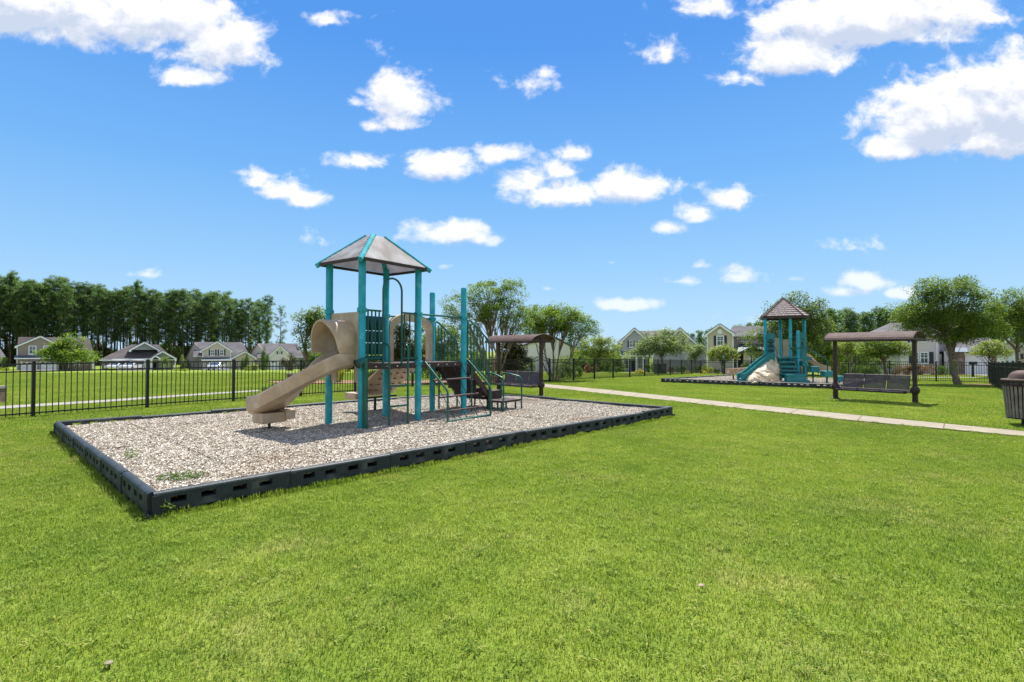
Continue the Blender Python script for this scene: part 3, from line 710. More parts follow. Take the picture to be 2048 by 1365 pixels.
for i in range(4):
    a = Vector((*cor[i], ez)); d = Vector((*top[i], pk)); a = a+(a-d).normalized()*.05; d = d+(d-a).normalized()*.06
    m = MB(); m.tube([a+Vector((0, 0, -.035)), d+Vector((0, 0, -.035))], .046, 14); m.build('ridge_cap', capm_, roof)
m = MB(); m.box((top[0][0]+.02, top[0][1]+.02, pk-.03), (top[2][0]-.02, top[2][1]-.02, pk-.005)); m.build('roof_top', roofm, roof)
# entry panel of the slide
m = MB(); xs = [.05, .20, .73, QL-.05]; zs = [.80, 1.14, 1.72, 2.03]
grid_solid(m, xs, zs, lambda i, j: not (i == 1 and j in (0, 1)), -.05, -.0)
o = m.build('slide_panel', tn, t1, smooth=False, bevel=.012); o.rotation_euler = (0, 0, pi/2)
# hood
m = MB(); pth = sides([Vector(p) for p in ((-.0, .465, 0), (-.12, .465, 0), (-.24, .467, 0), (-.34, .472, 0), (-.42, .48, 0), (-.50, .49, 0))])
n = 12; arc = [(.33*cos(pi*i/n), 1.54+.35*sin(pi*i/n)) for i in range(n+1)]; outer = [(.31, 1.31)]+arc+[(-.31, 1.31)]
inner = [(-.275, 1.32)]+[(-x*.89, 1.54+(z-1.54)*.89) for x, z in arc]+[(.275, 1.32)]
sweep(m, pth, outer+inner)
m.v = [(x*(1-.42*max(0, min(1, (1.85-z)/.5))*max(0, min(1, (.50-y)/.15))), y, z) for x, y, z in m.v]
m.build('slide_hood', tn, t1)
# chute
ctr = bez([(0.0, .465, 0), (-.80, .44, 0), (-.98, .90, 0), (-.95, 1.46, 0)], 28)
zz = [(0, 1.10), (.12, 1.06), (.3, .88), (.6, .55), (.8, .38), (.9, .33), (1, .31)]
pth = []
for i, p in enumerate(ctr):
    t = i/28; p.z = lerp(t, [a for a, b in zz], [b for a, b in zz]); pth.append(p)
for _ in range(2):
    zs_ = [p.z for p in pth]
    for i in range(1, len(pth)-1): pth[i].z = (zs_[i-1]+zs_[i]+zs_[i+1])/3
sec = [(-.30, .22), (-.275, .26), (-.235, .25), (-.215, .06), (-.15, 0), (.15, 0), (.215, .06), (.235, .25), (.275, .26), (.30, .22), (.285, .02), (.20, -.05), (-.20, -.05), (-.285, .02)]
m = MB(); sweep(m, sides(pth), sec); chute = m.build('slide_chute', tn, t1)
m = MB(); m.box((-1.2, 1.03, .13), (-.75, 1.35, .30)); m.build('slide_foot', tn, t1, bevel=.02)
m = MB(); m.box((-.80, .98, .17), (-.62, 1.2, .34)); m.build('slide_foot', tn, t1, bevel=.02)
m = MB(); m.tube([(-.98, 1.20, -.2), (-.98, 1.20, .2)], .024, 10); m.build('slide_leg', MT['black'], t1)
m = MB(); pass
# talk horn
m = MB(); m.tube([(-.02, -.125, -.2), (-.02, -.125, 1.1), (-.03, -.12, 1.22)], .045, 14); m.tube([(-.02, -.12, 1.20), (-.09, -.115, 1.175), (-.19, -.11, 1.12)], [.045, .055, .085], 18, cap=False)
horn = m.build('talk_tube', gr, t1)
m = MB(); m.tube([(-.175, -.111, 1.128), (-.08, -.115, 1.178)], [.077, .02], 18); m.build('horn_opening', MT['black'], horn)
# pipe barriers along the near side
def barrier(x0, x1, y, z0, z1, nb, parent, r=.015, ax=0, name='barrier'):
    m = MB()
    def P(a, z): return (a, y, z) if ax == 0 else (y, a, z)
    m.tube(fillet([P(x0, z1), P(x1, z1)], .05), r*1.15, 8); m.tube(fillet([P(x0, z0), P(x1, z0)], .05), r*1.15, 8)
    for i in range(nb):
        a = x0+(x1-x0)*(i+.5)/nb if nb > 1 else (x0+x1)/2; m.tube([P(a, z0), P(a, z1)], r*.95, 8)
    return m.build(name, gr, parent)
barrier(.06, .39, -.035, 1.21, 2.06, 4, t1); barrier(.88, 1.29, -.035, 1.21, 2.06, 3, t1)
# arch handhold and lower ladder
m = MB(); xa, xb = .41, .85; arc = [((xa+xb)/2-(xb-xa)/2*cos(pi*i/10), -.07, 2.45+.22*sin(pi*i/10)) for i in range(11)]
m.tube([(xa, -.07, DZ-.06)]+arc+[(xb, -.07, DZ-.06)], .019, 10); m.build('arch_handle', gr, t1)
m = MB()
for x in (xa, xb):
    m.tube(fillet([(x, -.07, DZ+.36), (x, -.16, DZ+.36), (x, -.24, DZ+.30), (x, -.24, -.2)], .08), .02, 10)
    m.tube([(x, -.07, DZ-.03), (x, -.24, DZ-.03)], .015, 8)
for z in (.36, .72): m.tube([(xa, -.24, z), (xb, -.24, z)], .018, 8)
m.build('ladder', gr, t1)
# overhead bars
m = MB(); m.tube([(PL, 0, 2.06), (2*PL, 0, 2.06)], .019, 8); m.build('crossbar', gr, t1)
m = MB(); m.tube([(PL, QL, 2.06), (2*PL, QL, 2.06)], .019, 8); m.build('crossbar', gr, t1)
# cylinder panel on the back left side
m = MB(); m.tube([(.1, QL, 1.98), (PL-.1, QL, 1.98)], .06, 12); m.tube([(.1, QL, 1.2), (PL-.1, QL, 1.2)], .05, 12); pan = m.build('game_panel', MT['darkteal'], t1)
for i in range(6):
    for z in (1.27, 1.51, 1.75):
        m = MB(); x = .2+.19*i; m.lathe((x, QL, z), [(.02, 0), (.088, .008), (.094, .03), (.094, .205), (.088, .228), (.02, .235)], 14); m.build('game_cylinder', MT['darkteal'], pan)
# tan arch at the back of the second deck
m = MB(); n = 10
outl = [(.05, 0)]+[(.05, .75)]+[(.67-.62*cos(pi*i/n), .75+.27*sin(pi*i/n)) for i in range(n+1)]+[(1.29, 0), (1.18, 0), (1.18, .66)]+[(.67+.51*cos(pi*i/n), .66+.20*sin(pi*i/n)) for i in range(1, n)]+[(.16, .66), (.16, 0)]
k = len(outl); m.v = [(PL+x, y, DZ+z) for y in (QL-.05, QL+.05) for x, z in outl]
h = n+3  # outer count
outer_i = list(range(0, n+4)); 
inner_i = [k-1, k-2]+[k-2-i for i in range(1, n)]+[n+6-1, n+4]
inn = list(range(n+4, k))[::-1]
# quads between outer and inner walks
import itertools
def zipwalk(a, b):
    fs = []; i = j = 0
    while i < len(a)-1 or j < len(b)-1:
        if j >= len(b)-1 or (i < len(a)-1 and i/(len(a)-1) <= j/(len(b)-1)): fs.append((a[i], a[i+1], b[j])); i += 1
        else: fs.append((a[i], b[j+1], b[j])); j += 1
    return fs
fr = zipwalk(outer_i, inn); m.f = fr+[tuple(x+k for x in f[::-1]) for f in fr]+[(i, (i+1) % k, (i+1) % k+k, i+k) for i in range(k)]
m.build('arch_panel', tn, t1, smooth=False, bevel=.01)
# curved climber behind
m = MB(); n = 14; prof = []
for i in range(n+1):
    t = i/n; prof.append((QL+.03+1.12*t, DZ-.02-.72*(t**1.35)-.03*sin(pi*t)))
nx = 12; k0 = 0
for dz in (0, -.05):
    for (q, z) in prof:
        for i in range(nx+1): s = i/nx; m.v.append((PL+.12+1.1*s, q, z+dz+.05*(abs(s-.5)*2)**4))
st = (nx+1); half = st*(n+1)
for j in range(n):
    for i in range(nx):
        a = j*st+i; m.f += [(a, a+1, a+st+1, a+st), (half+a+st, half+a+st+1, half+a+1, half+a)]
for j in range(n):
    a = j*st; m.f += [(a, a+st, half+a+st, half+a)]; a += nx; m.f += [(a+st, a, half+a, half+a+st)]
m.f += [tuple(range(st))[::-1]+tuple(half+i for i in range(st))]
m.sm = True; cl = m.build('climber', tn, t1); fhm = mat('foothold', (.17, .10, .06), .6, .1)
for j in range(1, 6):
    for i in range(5):
        t = j/6; q = QL+.03+1.12*t; z = DZ-.02-.72*(t**1.35)-.03*sin(pi*t)-.052; x = PL+.25+.21*i+(.1 if j % 2 else 0)
        if x < PL+1.15: m = MB(); m.ball((x, q, z), .035, 8, 5, (1.3, .8, .35)); m.build('foothold', fhm, cl)
m = MB(); m.box((PL-.02, QL+.95, .30), (PL+.22, QL+1.32, .44)); m.build('climber_foot', tn, t1, bevel=.02)
m = MB(); m.box((PL+.18, QL+1.0, .29), (PL+1.2, QL+1.1, .325)); m.build('climber_beam', MT['black'], t1)
m = MB(); m.tube([(PL+.6, QL+1.05, -.2), (PL+.6, QL+1.05, .3)], .03, 10); m.build('climber_leg', MT['black'], t1)
# net climber on the near right side
m = MB()
for x in (PL+.06, 2*PL+.02): m.tube(fillet([(x, -.06, DZ+.0), (x, -.12, DZ+.02), (x, -.72, .60), (x, -.72, -.2)], .06), .02, 10)
m.tube([(PL+.06, -.72, .03), (2*PL+.02, -.72, .03)], .02, 8)
m.build('net_frame', gr, t1)
rg = MB()
for i, z in enumerate((.78, .46, .20)):
    y = -.10-.50*(1-z/DZ)*1.2; rg.tube([(PL+.12, y, z), (2*PL-.06, y, z)], .02, 8)
rg.build('net_rung', br, t1)
m = MB(); rr = random.Random(3)
for x0, x1 in ((.16, .30), (.56, .62), (.92, .95), (1.2, 1.26)):
    m = MB(); a = Vector((PL+x0, -.05, DZ-.06)); b = Vector((PL+x1, -.72, .03)); N_ = 34
    for i in range(N_):
        p, q = a.lerp(b, i/N_), a.lerp(b, (i+.8)/N_); m.bar(p, q, .016 if i % 2 else .007, .007 if i % 2 else .016)
    m.build('chain', MT['black'], t1)
# stairs
st_ = MB(); x0 = 2*PL
for i in range(4):
    z = DZ-.2*(i+1)+.0; st_.box((x0+.05+.21*i, .05, z-.03), (x0+.05+.21*(i+1)+.02, QL-.05, z)); st_.box((x0+.05+.21*i, .05, z-.001), (x0+.062+.21*i, QL-.05, z+.18))
st_.build('stair_treads', br, t1)
for y in (.02, QL-.02):
    m = MB(); m.prism([(x0+.06, 1.0), (x0+.06, 1.13), (x0+.12, 1.13), (x0+.93, .40), (x0+.93, .26), (x0+.88, .26)], y-.015, y+.015)
    m.build('stair_stringer', br, t1)
for y in (-.02, QL+.02):
    m = MB(); a = Vector((x0+.10, y, 2.0)); b = Vector((x0+.84, y, 1.55))
    m.tube(fillet([(x0+.10, y, 1.2), (x0+.10, y, 2.02), (x0+.2, y, 2.0), (x0+.82, y, 1.60), (x0+.86, y, 1.5), (x0+.86, y, -.2)], .07), .02, 10)
    m.tube([(x0+.10, y, 1.22), (x0+.86, y, .66)], .018, 8)
    m.tube([(x0+.24, y, 1.30), (x0+.24, y, -.2)], .02, 8)
    for i in range(1, 7): t = i/7; m.tube([(x0+.10+.76*t, y, 1.22-.56*t), (x0+.10+.76*t, y, 2.0-.44*t)], .0145, 6)
    m.build('stair_railing', gr, t1)
m = MB(); m.tube(fillet([(2*PL-.06, QL-.0, 1.5), (2*PL+.12, QL+.02, 1.5), (2*PL+.12, QL+.02, 2.0), (2*PL-.05, QL, 2.05)], .06), .017, 8); m.build('grab_loop', gr, t1)
# transfer platforms
for (a, b, c, d, z, sk) in ((3.55, 4.10, 0, .9, .43, .20), (3.45, 4.15, -.48, -.01, .24, .05)):
    m = MB(); m.box((a, c, z-.03), (b, d, z)); m.box((a+.02, c+.012, z-sk), (b-.02, c+.03, z-.03)); m.box((a+.02, d-.03, z-sk), (b-.02, d-.012, z-.03)); m.box((b-.04, c+.03, z-sk), (b-.02, d-.03, z-.03)); m.box((a+.02, c+.03, z-sk), (a+.04, d-.03, z-.03))
    pf = m.build('transfer_platform', br, t1, bevel=.006)
    for x, y in ((a+.08, c+.1), (b-.08, c+.1), (a+.08, d-.1), (b-.08, d-.1)):
        m = MB(); m.tube([(x, y, -.2), (x, y, z-.03)], .022, 8); m.build('leg', gr, pf)
m = MB(); m.tube(fillet([(4.14, -.50, -.2), (4.14, -.50, .74), (4.05, -.20, .82), (4.05, .02, .82), (4.05, .02, .30)], .09), .02, 10); m.build('grab_rail', gr, t1)
m = MB(); m.tube(fillet([(3.44, -.50, -.2), (3.44, -.50, .74), (3.44, -.22, .84), (3.44, -.02, .84)], .08), .02, 10); m.build('grab_rail', gr, t1)
# ------------------------------------------------------------------ swing benches
def swing(name, L_, R_, label):
    c = (L_+R_)/2; d = R_-L_; rz = atan2(d.y, d.x); hw = d.length/2
    t = empty(name, (c.x, c.y, gz(c.x, c.y)), rz, label, 'swing bench', 'canopied glider swings beside the path'); H = 2.17
    for s in (-1, 1):
        x = s*hw; m = MB(); m.box((x-.052, -.052, .05), (x+.052, .052, H-.13)); p = m.build('post', br, t, bevel=.012)
        m = MB(); m.lathe((x, 0, 0), [(.14, -.04), (.14, .012), (.11, .03), (.075, .05), (.07, .26), (.085, .29), (.115, .33), (.125, .38), (.115, .44), (.085, .48), (.07, .50)], 18); m.build('post_base', br, p)
    m = MB(); m.box((-hw, -.03, H-.20), (hw, .03, H-.12)); m.build('top_beam', br, t)
    # arched canopy of narrow ribs
    n = 12; e = hw+.13; W_ = .56
    prof = [(W_*sin(a), H-.30+.24*(cos(a)-cos(1.25))/(1-cos(1.25))+.02) for a in [-1.25+2.5*i/n for i in range(n+1)]]
    prof = [(y/sin(1.25), z) for y, z in prof]; m = MB(); ns = 54
    for k in range(ns):
        xa_, xb_ = -e+2*e*k/ns, -e+2*e*(k+.78)/ns
        for i in range(n):
            (y0, z0), (y1, z1) = prof[i], prof[i+1]
            m.add([(xa_, y0, z0), (xb_, y0, z0), (xb_, y1, z1), (xa_, y1, z1), (xa_, y0, z0-.008), (xb_, y0, z0-.008), (xb_, y1, z1-.008), (xa_, y1, z1-.008)], [(0, 1, 2, 3), (7, 6, 5, 4), (0, 3, 7, 4), (1, 5, 6, 2)])
    for i in range(n):
        (y0, z0), (y1, z1) = prof[i], prof[i+1]
        m.add([(-e, y0, z0-.005), (e, y0, z0-.005), (e, y1, z1-.005), (-e, y1, z1-.005)], [(0, 1, 2, 3)]) if i % 3 == 1 else None
    can = m.build('canopy', MT['brownpale'], t)
    m = MB()
    for xx in (-e+.01, e-.01):
        m.tube([(xx, y, z-.005) for y, z in prof], .016, 6); m.bar((xx, prof[0][0]*.97, prof[0][1]-.0), (xx, prof[-1][0]*.97, prof[-1][1]), .02, .05)
    for y, z in (prof[0], prof[-1]): m.box((-e, y-.012, z-.045), (e, y+.012, z+.004))
    for s in (-1, 1):
        m.bar((s*(hw-.02), 0, H-.16), (s*(hw-.02), W_*.85, H-.26), .04, .05); m.bar((s*(hw-.02), 0, H-.16), (s*(hw-.02), -W_*.85, H-.26), .04, .05)
    m.build('canopy_frame', br, can)
    # glide bar
    m = MB(); m.tube([(-hw+.1, .03, .36), (hw-.1, .03, .36)], .022, 8); m.box((-hw+.14, -.30, .29), (hw-.14, -.26, .32)); m.box((-hw+.14, .12, .29), (hw-.14, .16, .32))
    for s in (-1, 0, 1): m.bar((s*(hw-.2), -.3, .305), (s*(hw-.2), .2, .305), .03, .025)
    m.build('glide_frame', br, t)
    sw_ = (2*hw-.30)/3
    for i in range(3):
        x0_ = -hw+.15+sw_*i+.025; x1_ = x0_+sw_-.05; seatp = [(-.42, .335), (-.40, .365), (-.30, .36), (-.05, .335), (.06, .35)]; backp = [(.06, .35), (.11, .40), (.17, .58), (.22, .76), (.235, .80), (.26, .80)]
        for nm, P in (('seat', seatp), ('backrest', backp)):
            m = MB(); k = 20
            for q in range(k):
                a = x0_+(x1_-x0_)*(q+.1)/k; b = x0_+(x1_-x0_)*(q+.93)/k
                for j in range(len(P)-1):
                    (y0, z0), (y1, z1) = P[j], P[j+1]; nn = Vector((0, -(z1-z0), y1-y0)).normalized()*.007
                    m.add([(a, y0, z0), (b, y0, z0), (b, y1, z1), (a, y1, z1), (a, y0+nn.y, z0+nn.z), (b, y0+nn.y, z0+nn.z), (b, y1+nn.y, z1+nn.z), (a, y1+nn.y, z1+nn.z)], [(3, 2, 1, 0), (4, 5, 6, 7), (0, 4, 7, 3), (1, 2, 6, 5)])
            for a in (x0_, x1_): m.tube([(a, y, z) for y, z in P], .013, 6)
            for y, z in ((P[0], P[-1]) if nm == 'seat' else (P[2], P[-1])): m.tube([(x0_, y, z), (x1_, y, z)], .013, 6)
            m.build(nm, MT['swingslat'], t)
    return t
MT['swingslat'] = mat('swing_slats', (.10, .075, .086), .6, .12, 6, c2=(.14, .11, .12), spec=.25)
swing('swing_bench', Vector((-.50, 19.7)), Vector((1.0, 18.0)), 'brown canopied bench swing behind the steps of the near play tower')
swing('swing_bench', Vector((10.52, 17.1)), Vector((11.82, 15.42)), 'brown canopied bench swing with three seats in front of the far play bed')
# ------------------------------------------------------------------ litter bins
def bin_(x, y, label, z=None, rot=0):
    t = empty('litter_bin', (x, y, gz(x, y) if z is None else z), rot, label, 'litter bin'); k = MB()
    n = 30
    for i in range(n):
        a = 2*pi*i/n; c, s = cos(a), sin(a); k.bar((.265*c, .265*s, .155), (.318*c, .318*s, .80), .042, .012, (c, s, 0))
    k.build('slats', mat('bin_slats', (.20, .16, .14), .55, .25, 8, c2=(.30, .25, .22)), t)
    m = MB(); m.lathe((0, 0, 0), [(.20, .15), (.255, .15), (.255, .16), (.295, .79), (.29, .79), (.19, .17)], 28); m.build('liner', MT['black'], t)
    m = MB()
    for z_, r in ((.15, .272), (.90, .332), (.80, .325)): m.tube([(r*cos(2*pi*i/36), r*sin(2*pi*i/36), z_) for i in range(37)], .014, 8)
    for i in range(36):
        a = 2*pi*i/36
        m.tube([(.33*cos(a+.087*j), .33*sin(a+.087*j), .85+(.038 if (i+j) % 2 else -.038)) for j in (0, 1)], .008, 5)
        if i % 3 == 0: m.tube([(.33*cos(a+.05*cos(w)), .33*sin(a+.05*cos(w)), .85+.024*sin(w)) for w in [2*pi*q/8 for q in range(9)]], .006, 5)
    m.build('scroll_band', br, t)
    m = MB(); m.lathe((0, 0, 0), [(.19, .895), (.345, .90), (.35, .915), (.34, .93), (.25, .935), (.235, .96), (.215, 1.02), (.17, 1.07), (.10, 1.10), (.01, 1.11)], 28); m.build('lid', MT['brownpale'], t)
    m = MB(); m.lathe((0, 0, 0), [(.16, 0), (.16, .012), (.05, .02), (.045, .14), (.2, .15)], 20); m.build('pedestal', br, t)
    return t
bin_(10.32, 10.6, 'brown slatted litter bin with a domed lid at the right edge of the lawn')
# ------------------------------------------------------------------ far play structure
P2 = Vector((13.96, 27.0)); z2 = gz(*P2)+.13; t2 = empty('play_structure', (P2.x, P2.y, z2), 0, 'teal play tower with shingled peaked roof, rock climber and double slide on the far bed', 'playground equipment')
k2 = 27/FPX
def X(px, y=0): return (px-1024)/FPX*(27+y)-P2.x
def Z(py, y=0): return HC+(702-py)*(27+y)/FPX-z2
def post2(x, y, top):
    m = MB(); m.lathe((x, y, 0), [(.075, -.3), (.075, top-.02), (.06, top), (.004, top+.003)], 14); o = m.build('post', tl, t2)
    for c in (1.25, 2.25):
        if c < top: k = MB(); k.lathe((x, y, c), [(.076, -.04), (.09, -.035), (.09, .035), (.076, .04)], 14); k.build('collar', tl, o)
for (px, y, tp) in ((1531, -.35, 3.36), (1561, .75, 3.36), (1581, -.75, 3.36), (1609, .15, 3.36), (1596, -.9, 2.62)): post2(X(px, y), y, tp)
RP = [(-1.18, -.40), (.43, -1.08), (.90, -.78), (1.28, .25), (.62, .95), (-.2, 1.15), (-.85, .65)]
ap = Vector((0, 0, Z(597))); e0 = Z(634); m = MB(); m2 = MB()
rf = empty('roof', (0, 0, 0)); rf.parent = t2
for i in range(len(RP)):
    a = Vector((*RP[i], e0)); b = Vector((*RP[(i+1) % len(RP)], e0)); nr = 9
    nrm = (b-a).cross(ap-a).normalized()
    for j in range(nr):  # overlapping shingle courses
        t0, t1_ = j/nr, min(1, (j+1.12)/nr); A_, B_ = a.lerp(ap, t0), b.lerp(ap, t0); C_, D_ = b.lerp(ap, t1_), a.lerp(ap, t1_)
        cnt = max(1, int((B_-A_).length/.15)); 
        for q in range(cnt):
            s0, s1 = q/cnt+.004, (q+1)/cnt-.004; lift = nrm*(.03+.006*((q+j) % 2))
            m.add([A_.lerp(B_, s0)+lift, A_.lerp(B_, s1)+lift, D_.lerp(C_, s1)+nrm*.005, D_.lerp(C_, s0)+nrm*.005, A_.lerp(B_, s0), A_.lerp(B_, s1)], [(0, 1, 2, 3), (4, 5, 1, 0), (4, 0, 3), (5, 2, 1)])
    m2.slab([a-nrm*.002, b-nrm*.002, ap-nrm*.002], .02)
    m2.bar(a-Vector((0, 0, .05)), b-Vector((0, 0, .05)), .05, .15); m2.tube([a+nrm*.03, ap+nrm*.03], .03, 6)
m.build('shingles', mat('roof_tiles', (.31, .25, .24), .8, .12, 6, c2=(.38, .31, .30), spec=.15), rf); m2.build('roof_frame', br, rf)
m = MB(); m.box((-.95, -.7, 1.15), (1.05, .75, 1.28)); m.build('deck', te, t2)
# double slide to the left
for yo in (-.98, -.55):
    pts = [Vector((X(p, yo-d), yo-d, z)) for p, d, z in ((1545, 0, 1.22), (1534, .03, 1.17), (1520, .08, .92), (1500, .16, .52), (1487, .22, .27), (1478, .26, .2))]
    m = MB(); sweep(m, sides(pts), [(-.21, .26), (-.17, .26), (-.15, .03), (.15, .03), (.17, .26), (.21, .26), (.20, -.16), (-.20, -.16)]); m.build('slide_chute', te, t2, smooth=False)
m = MB(); m.prism([(X(1477, -1), .0), (X(1497, -1), .0), (X(1526, -1), .72), (X(1530, -1), 1.0), (X(1479, -1), .1)], -1.15, -.62); m.build('slide_foot', te, t2)
# rock climber with lit ledges
m = MB(); nx, ny = 44, 40; rr = random.Random(8)
for j in range(ny+1):
    for i in range(nx+1):
        u_, v_ = i/nx, j/ny; y = -2.15+1.25*v_**1.3+.35*(2*u_-1)**2
        pl = lerp(v_, [0, .15, .4, .7, .88, 1], [1497, 1499, 1509, 1523, 1534, 1540]); pr = lerp(v_, [0, .3, .7, 1], [1563, 1561, 1556, 1550])
        x = X(pl+(pr-pl)*u_, y); z = 1.30*v_**.85; q = Vector((x*2.3, z*2.6, 2)); nn = mnoise.noise(q)*.5+mnoise.noise(q*2.4)*.22
        led = ((z/.21+nn*1.6+x*1.3) % 1.0)
        y2 = y-.15*(led**1.6)*(1 if .02 < v_ < .97 else 0)+mnoise.noise(q*1.1+Vector((4, 0, 1)))*.13; m.v.append((x+mnoise.noise(q*3)*.03, y2, z+.03*led))
m.f = [(j*(nx+1)+i, j*(nx+1)+i+1, (j+1)*(nx+1)+i+1, (j+1)*(nx+1)+i) for j in range(ny) for i in range(nx)]
n0 = len(m.v); ring = [i for i in range(nx+1)]+[(j*(nx+1)+nx) for j in range(1, ny+1)]+[ny*(nx+1)+i for i in range(nx-1, -1, -1)]+[j*(nx+1) for j in range(ny-1, 0, -1)]
m.v += [(m.v[i][0], -.75, m.v[i][2]) for i in ring]; m.f += [(ring[i], n0+i, n0+(i+1) % len(ring), ring[(i+1) % len(ring)]) for i in range(len(ring))]
m.build('rock_climber', mat('rock_plastic', (.62, .50, .36), .75, .1, 3, bump=.2, bs=12, c2=(.72, .63, .50)), t2, smooth=False)
# steps
for i in range(5):
    py = (714, 723, 732, 740, 747)[i]; y1 = -.72-.25*i; z = Z(py, y1-.1); xl = X((1549, 1552, 1555, 1558, 1562)[i], y1); xr = X((1583, 1585, 1588, 1593, 1601)[i], y1)
    m = MB(); m.box((xl, y1-.25, z-.09), (xr, y1+.05, z)); m.box((xl, y1+.03, z-.24), (xr, y1+.05, z-.02))
    if i == 4: m.box((xl+.03, y1-.5, -.02), (xr-.02, y1-.2, z-.06)); m.box((xl, y1-.52, z-.12), (xr, y1-.26, z-.03))
    m.build('step', te, t2, bevel=.012)
for s_ in (0, 1):   # stair cheeks
    a_, b_ = ((1547, 1561) if s_ == 0 else (1584, 1602)); m = MB(); m.bar((X(a_, -.75), -.75, 1.12), (X(b_, -1.85), -1.85, .22), .05, .22); m.build('step_cheek', te, t2)
m = MB(); m.box((X(1602, -2), -2.1, -.02), (X(1617, -2), -1.7, .2)); m.build('step', te, t2, bevel=.012)
m = MB(); m.tube([(X(1548, -.8), -.8, Z(693, -.8)), (X(1560, -1.9), -1.9, Z(716, -1.9)), (X(1560, -1.9), -1.9, -.2)], .018, 6); m.tube([(X(1579, -.8), -.8, Z(690, -.8)), (X(1591, -1.7), -1.7, Z(717, -1.7))], .018, 6); m.build('handrail', gr, t2)
# panels
def panel(name, p0, p1, y, z0, z1, mt, holes=None):
    x0, x1 = X(p0, y), X(p1, y); m = MB(); xs = [x0, x0+(x1-x0)*.28, x0+(x1-x0)*.72, x1]; zs = [z0, z0+(z1-z0)*.35, z0+(z1-z0)*.75, z1]
    grid_solid(m, xs, zs, lambda i, j: not (holes and i == 1 and j == 1), y-.03, y+.03); return m.build(name, mt, t2, smooth=False, bevel=.01)
p_ = panel('game_panel', 1534, 1549, -.55, 1.32, Z(667, -.5), te, True)
for i in range(3):
    for j in range(3): m = MB(); m.ball((X(1537.5, -.6)+.11*i, -.6, 1.62+.22*j), .06, 10, 6, (1, .8, 1.2)); m.build('game_piece', MT['darkteal'], p_)
panel('tan_panel', 1550, 1557, .6, 1.28, Z(676, .6), tn); panel('tan_panel', 1566, 1578, .55, 1.28, Z(679, .55), tn)
panel('window_panel', 1599, 1611, .05, Z(716), Z(665), te, True)
m = MB(); pts = bez([(X(1612, .3), .3, 1.2), (X(1622, .2), .2, 1.15), (X(1630, 0), 0, .62), (X(1659, -.2), -.2, .55)], 14); sweep(m, sides(pts), [(-.27, .26), (-.22, .26), (-.20, .03), (.20, .03), (.22, .26), (.27, .26), (.25, -.06), (-.25, -.06)]); m.build('slide_chute', tn, t2)
m = MB(); pts = [Vector((X(p, 2), 2.0, z)) for p, z in ((1506, .52), (1490, .46), (1470, .42), (1454, .40))]; sweep(m, sides(pts), [(-.27, .2), (-.22, .2), (-.20, .03), (.20, .03), (.22, .2), (.27, .2), (.25, -.12), (-.25, -.12)]); m.build('slide_chute', tn, t2)
m = MB(); m.tube([(X(1466, 2.05), 2.05, -.2), (X(1466, 2.05), 2.05, .4)], .04, 8); m.build('slide_leg', MT['black'], t2)
for (a, b, c, d, y) in ((1617, 1634, 733, 745, -1.0), (1644, 1661, 742, 754, -1.4), (1671, 1684, 752, 764, -1.4), (1601, 1612, 722, 733, -1.0)):
    m = MB(); m.box((X(a, y), y-.2, Z(d, y)), (X(b, y), y+.2, Z(c, y))); o = m.build('stepping_pod', te, t2, bevel=.03)
    m = MB(); m.tube([(X((a+b)/2, y), y, -.2), (X((a+b)/2, y), y, Z(d, y))], .035, 8); m.build('pod_leg', gr, o)
for dy in (-1.5, -.75):
    m = MB(); m.tube(fillet([(X(1586, dy), dy+.3, Z(697, dy)), (X(1613, dy), dy, Z(696.5, dy)), (X(1652, dy), dy, Z(719, dy)), (X(1655, dy), dy, Z(726, dy)), (X(1653, dy), dy, -.2)], .12), .033, 8); m.build('handrail', gr, t2)
m = MB(); m.tube(fillet([(X(1600, -1.7), -1.7, Z(728, -1.7)), (X(1604, -1.9), -1.9, Z(723, -1.9)), (X(1613, -2.0), -2.0, Z(730, -2)), (X(1614, -2.0), -2.0, -.2)], .1), .02, 6); m.build('handrail', gr, t2)
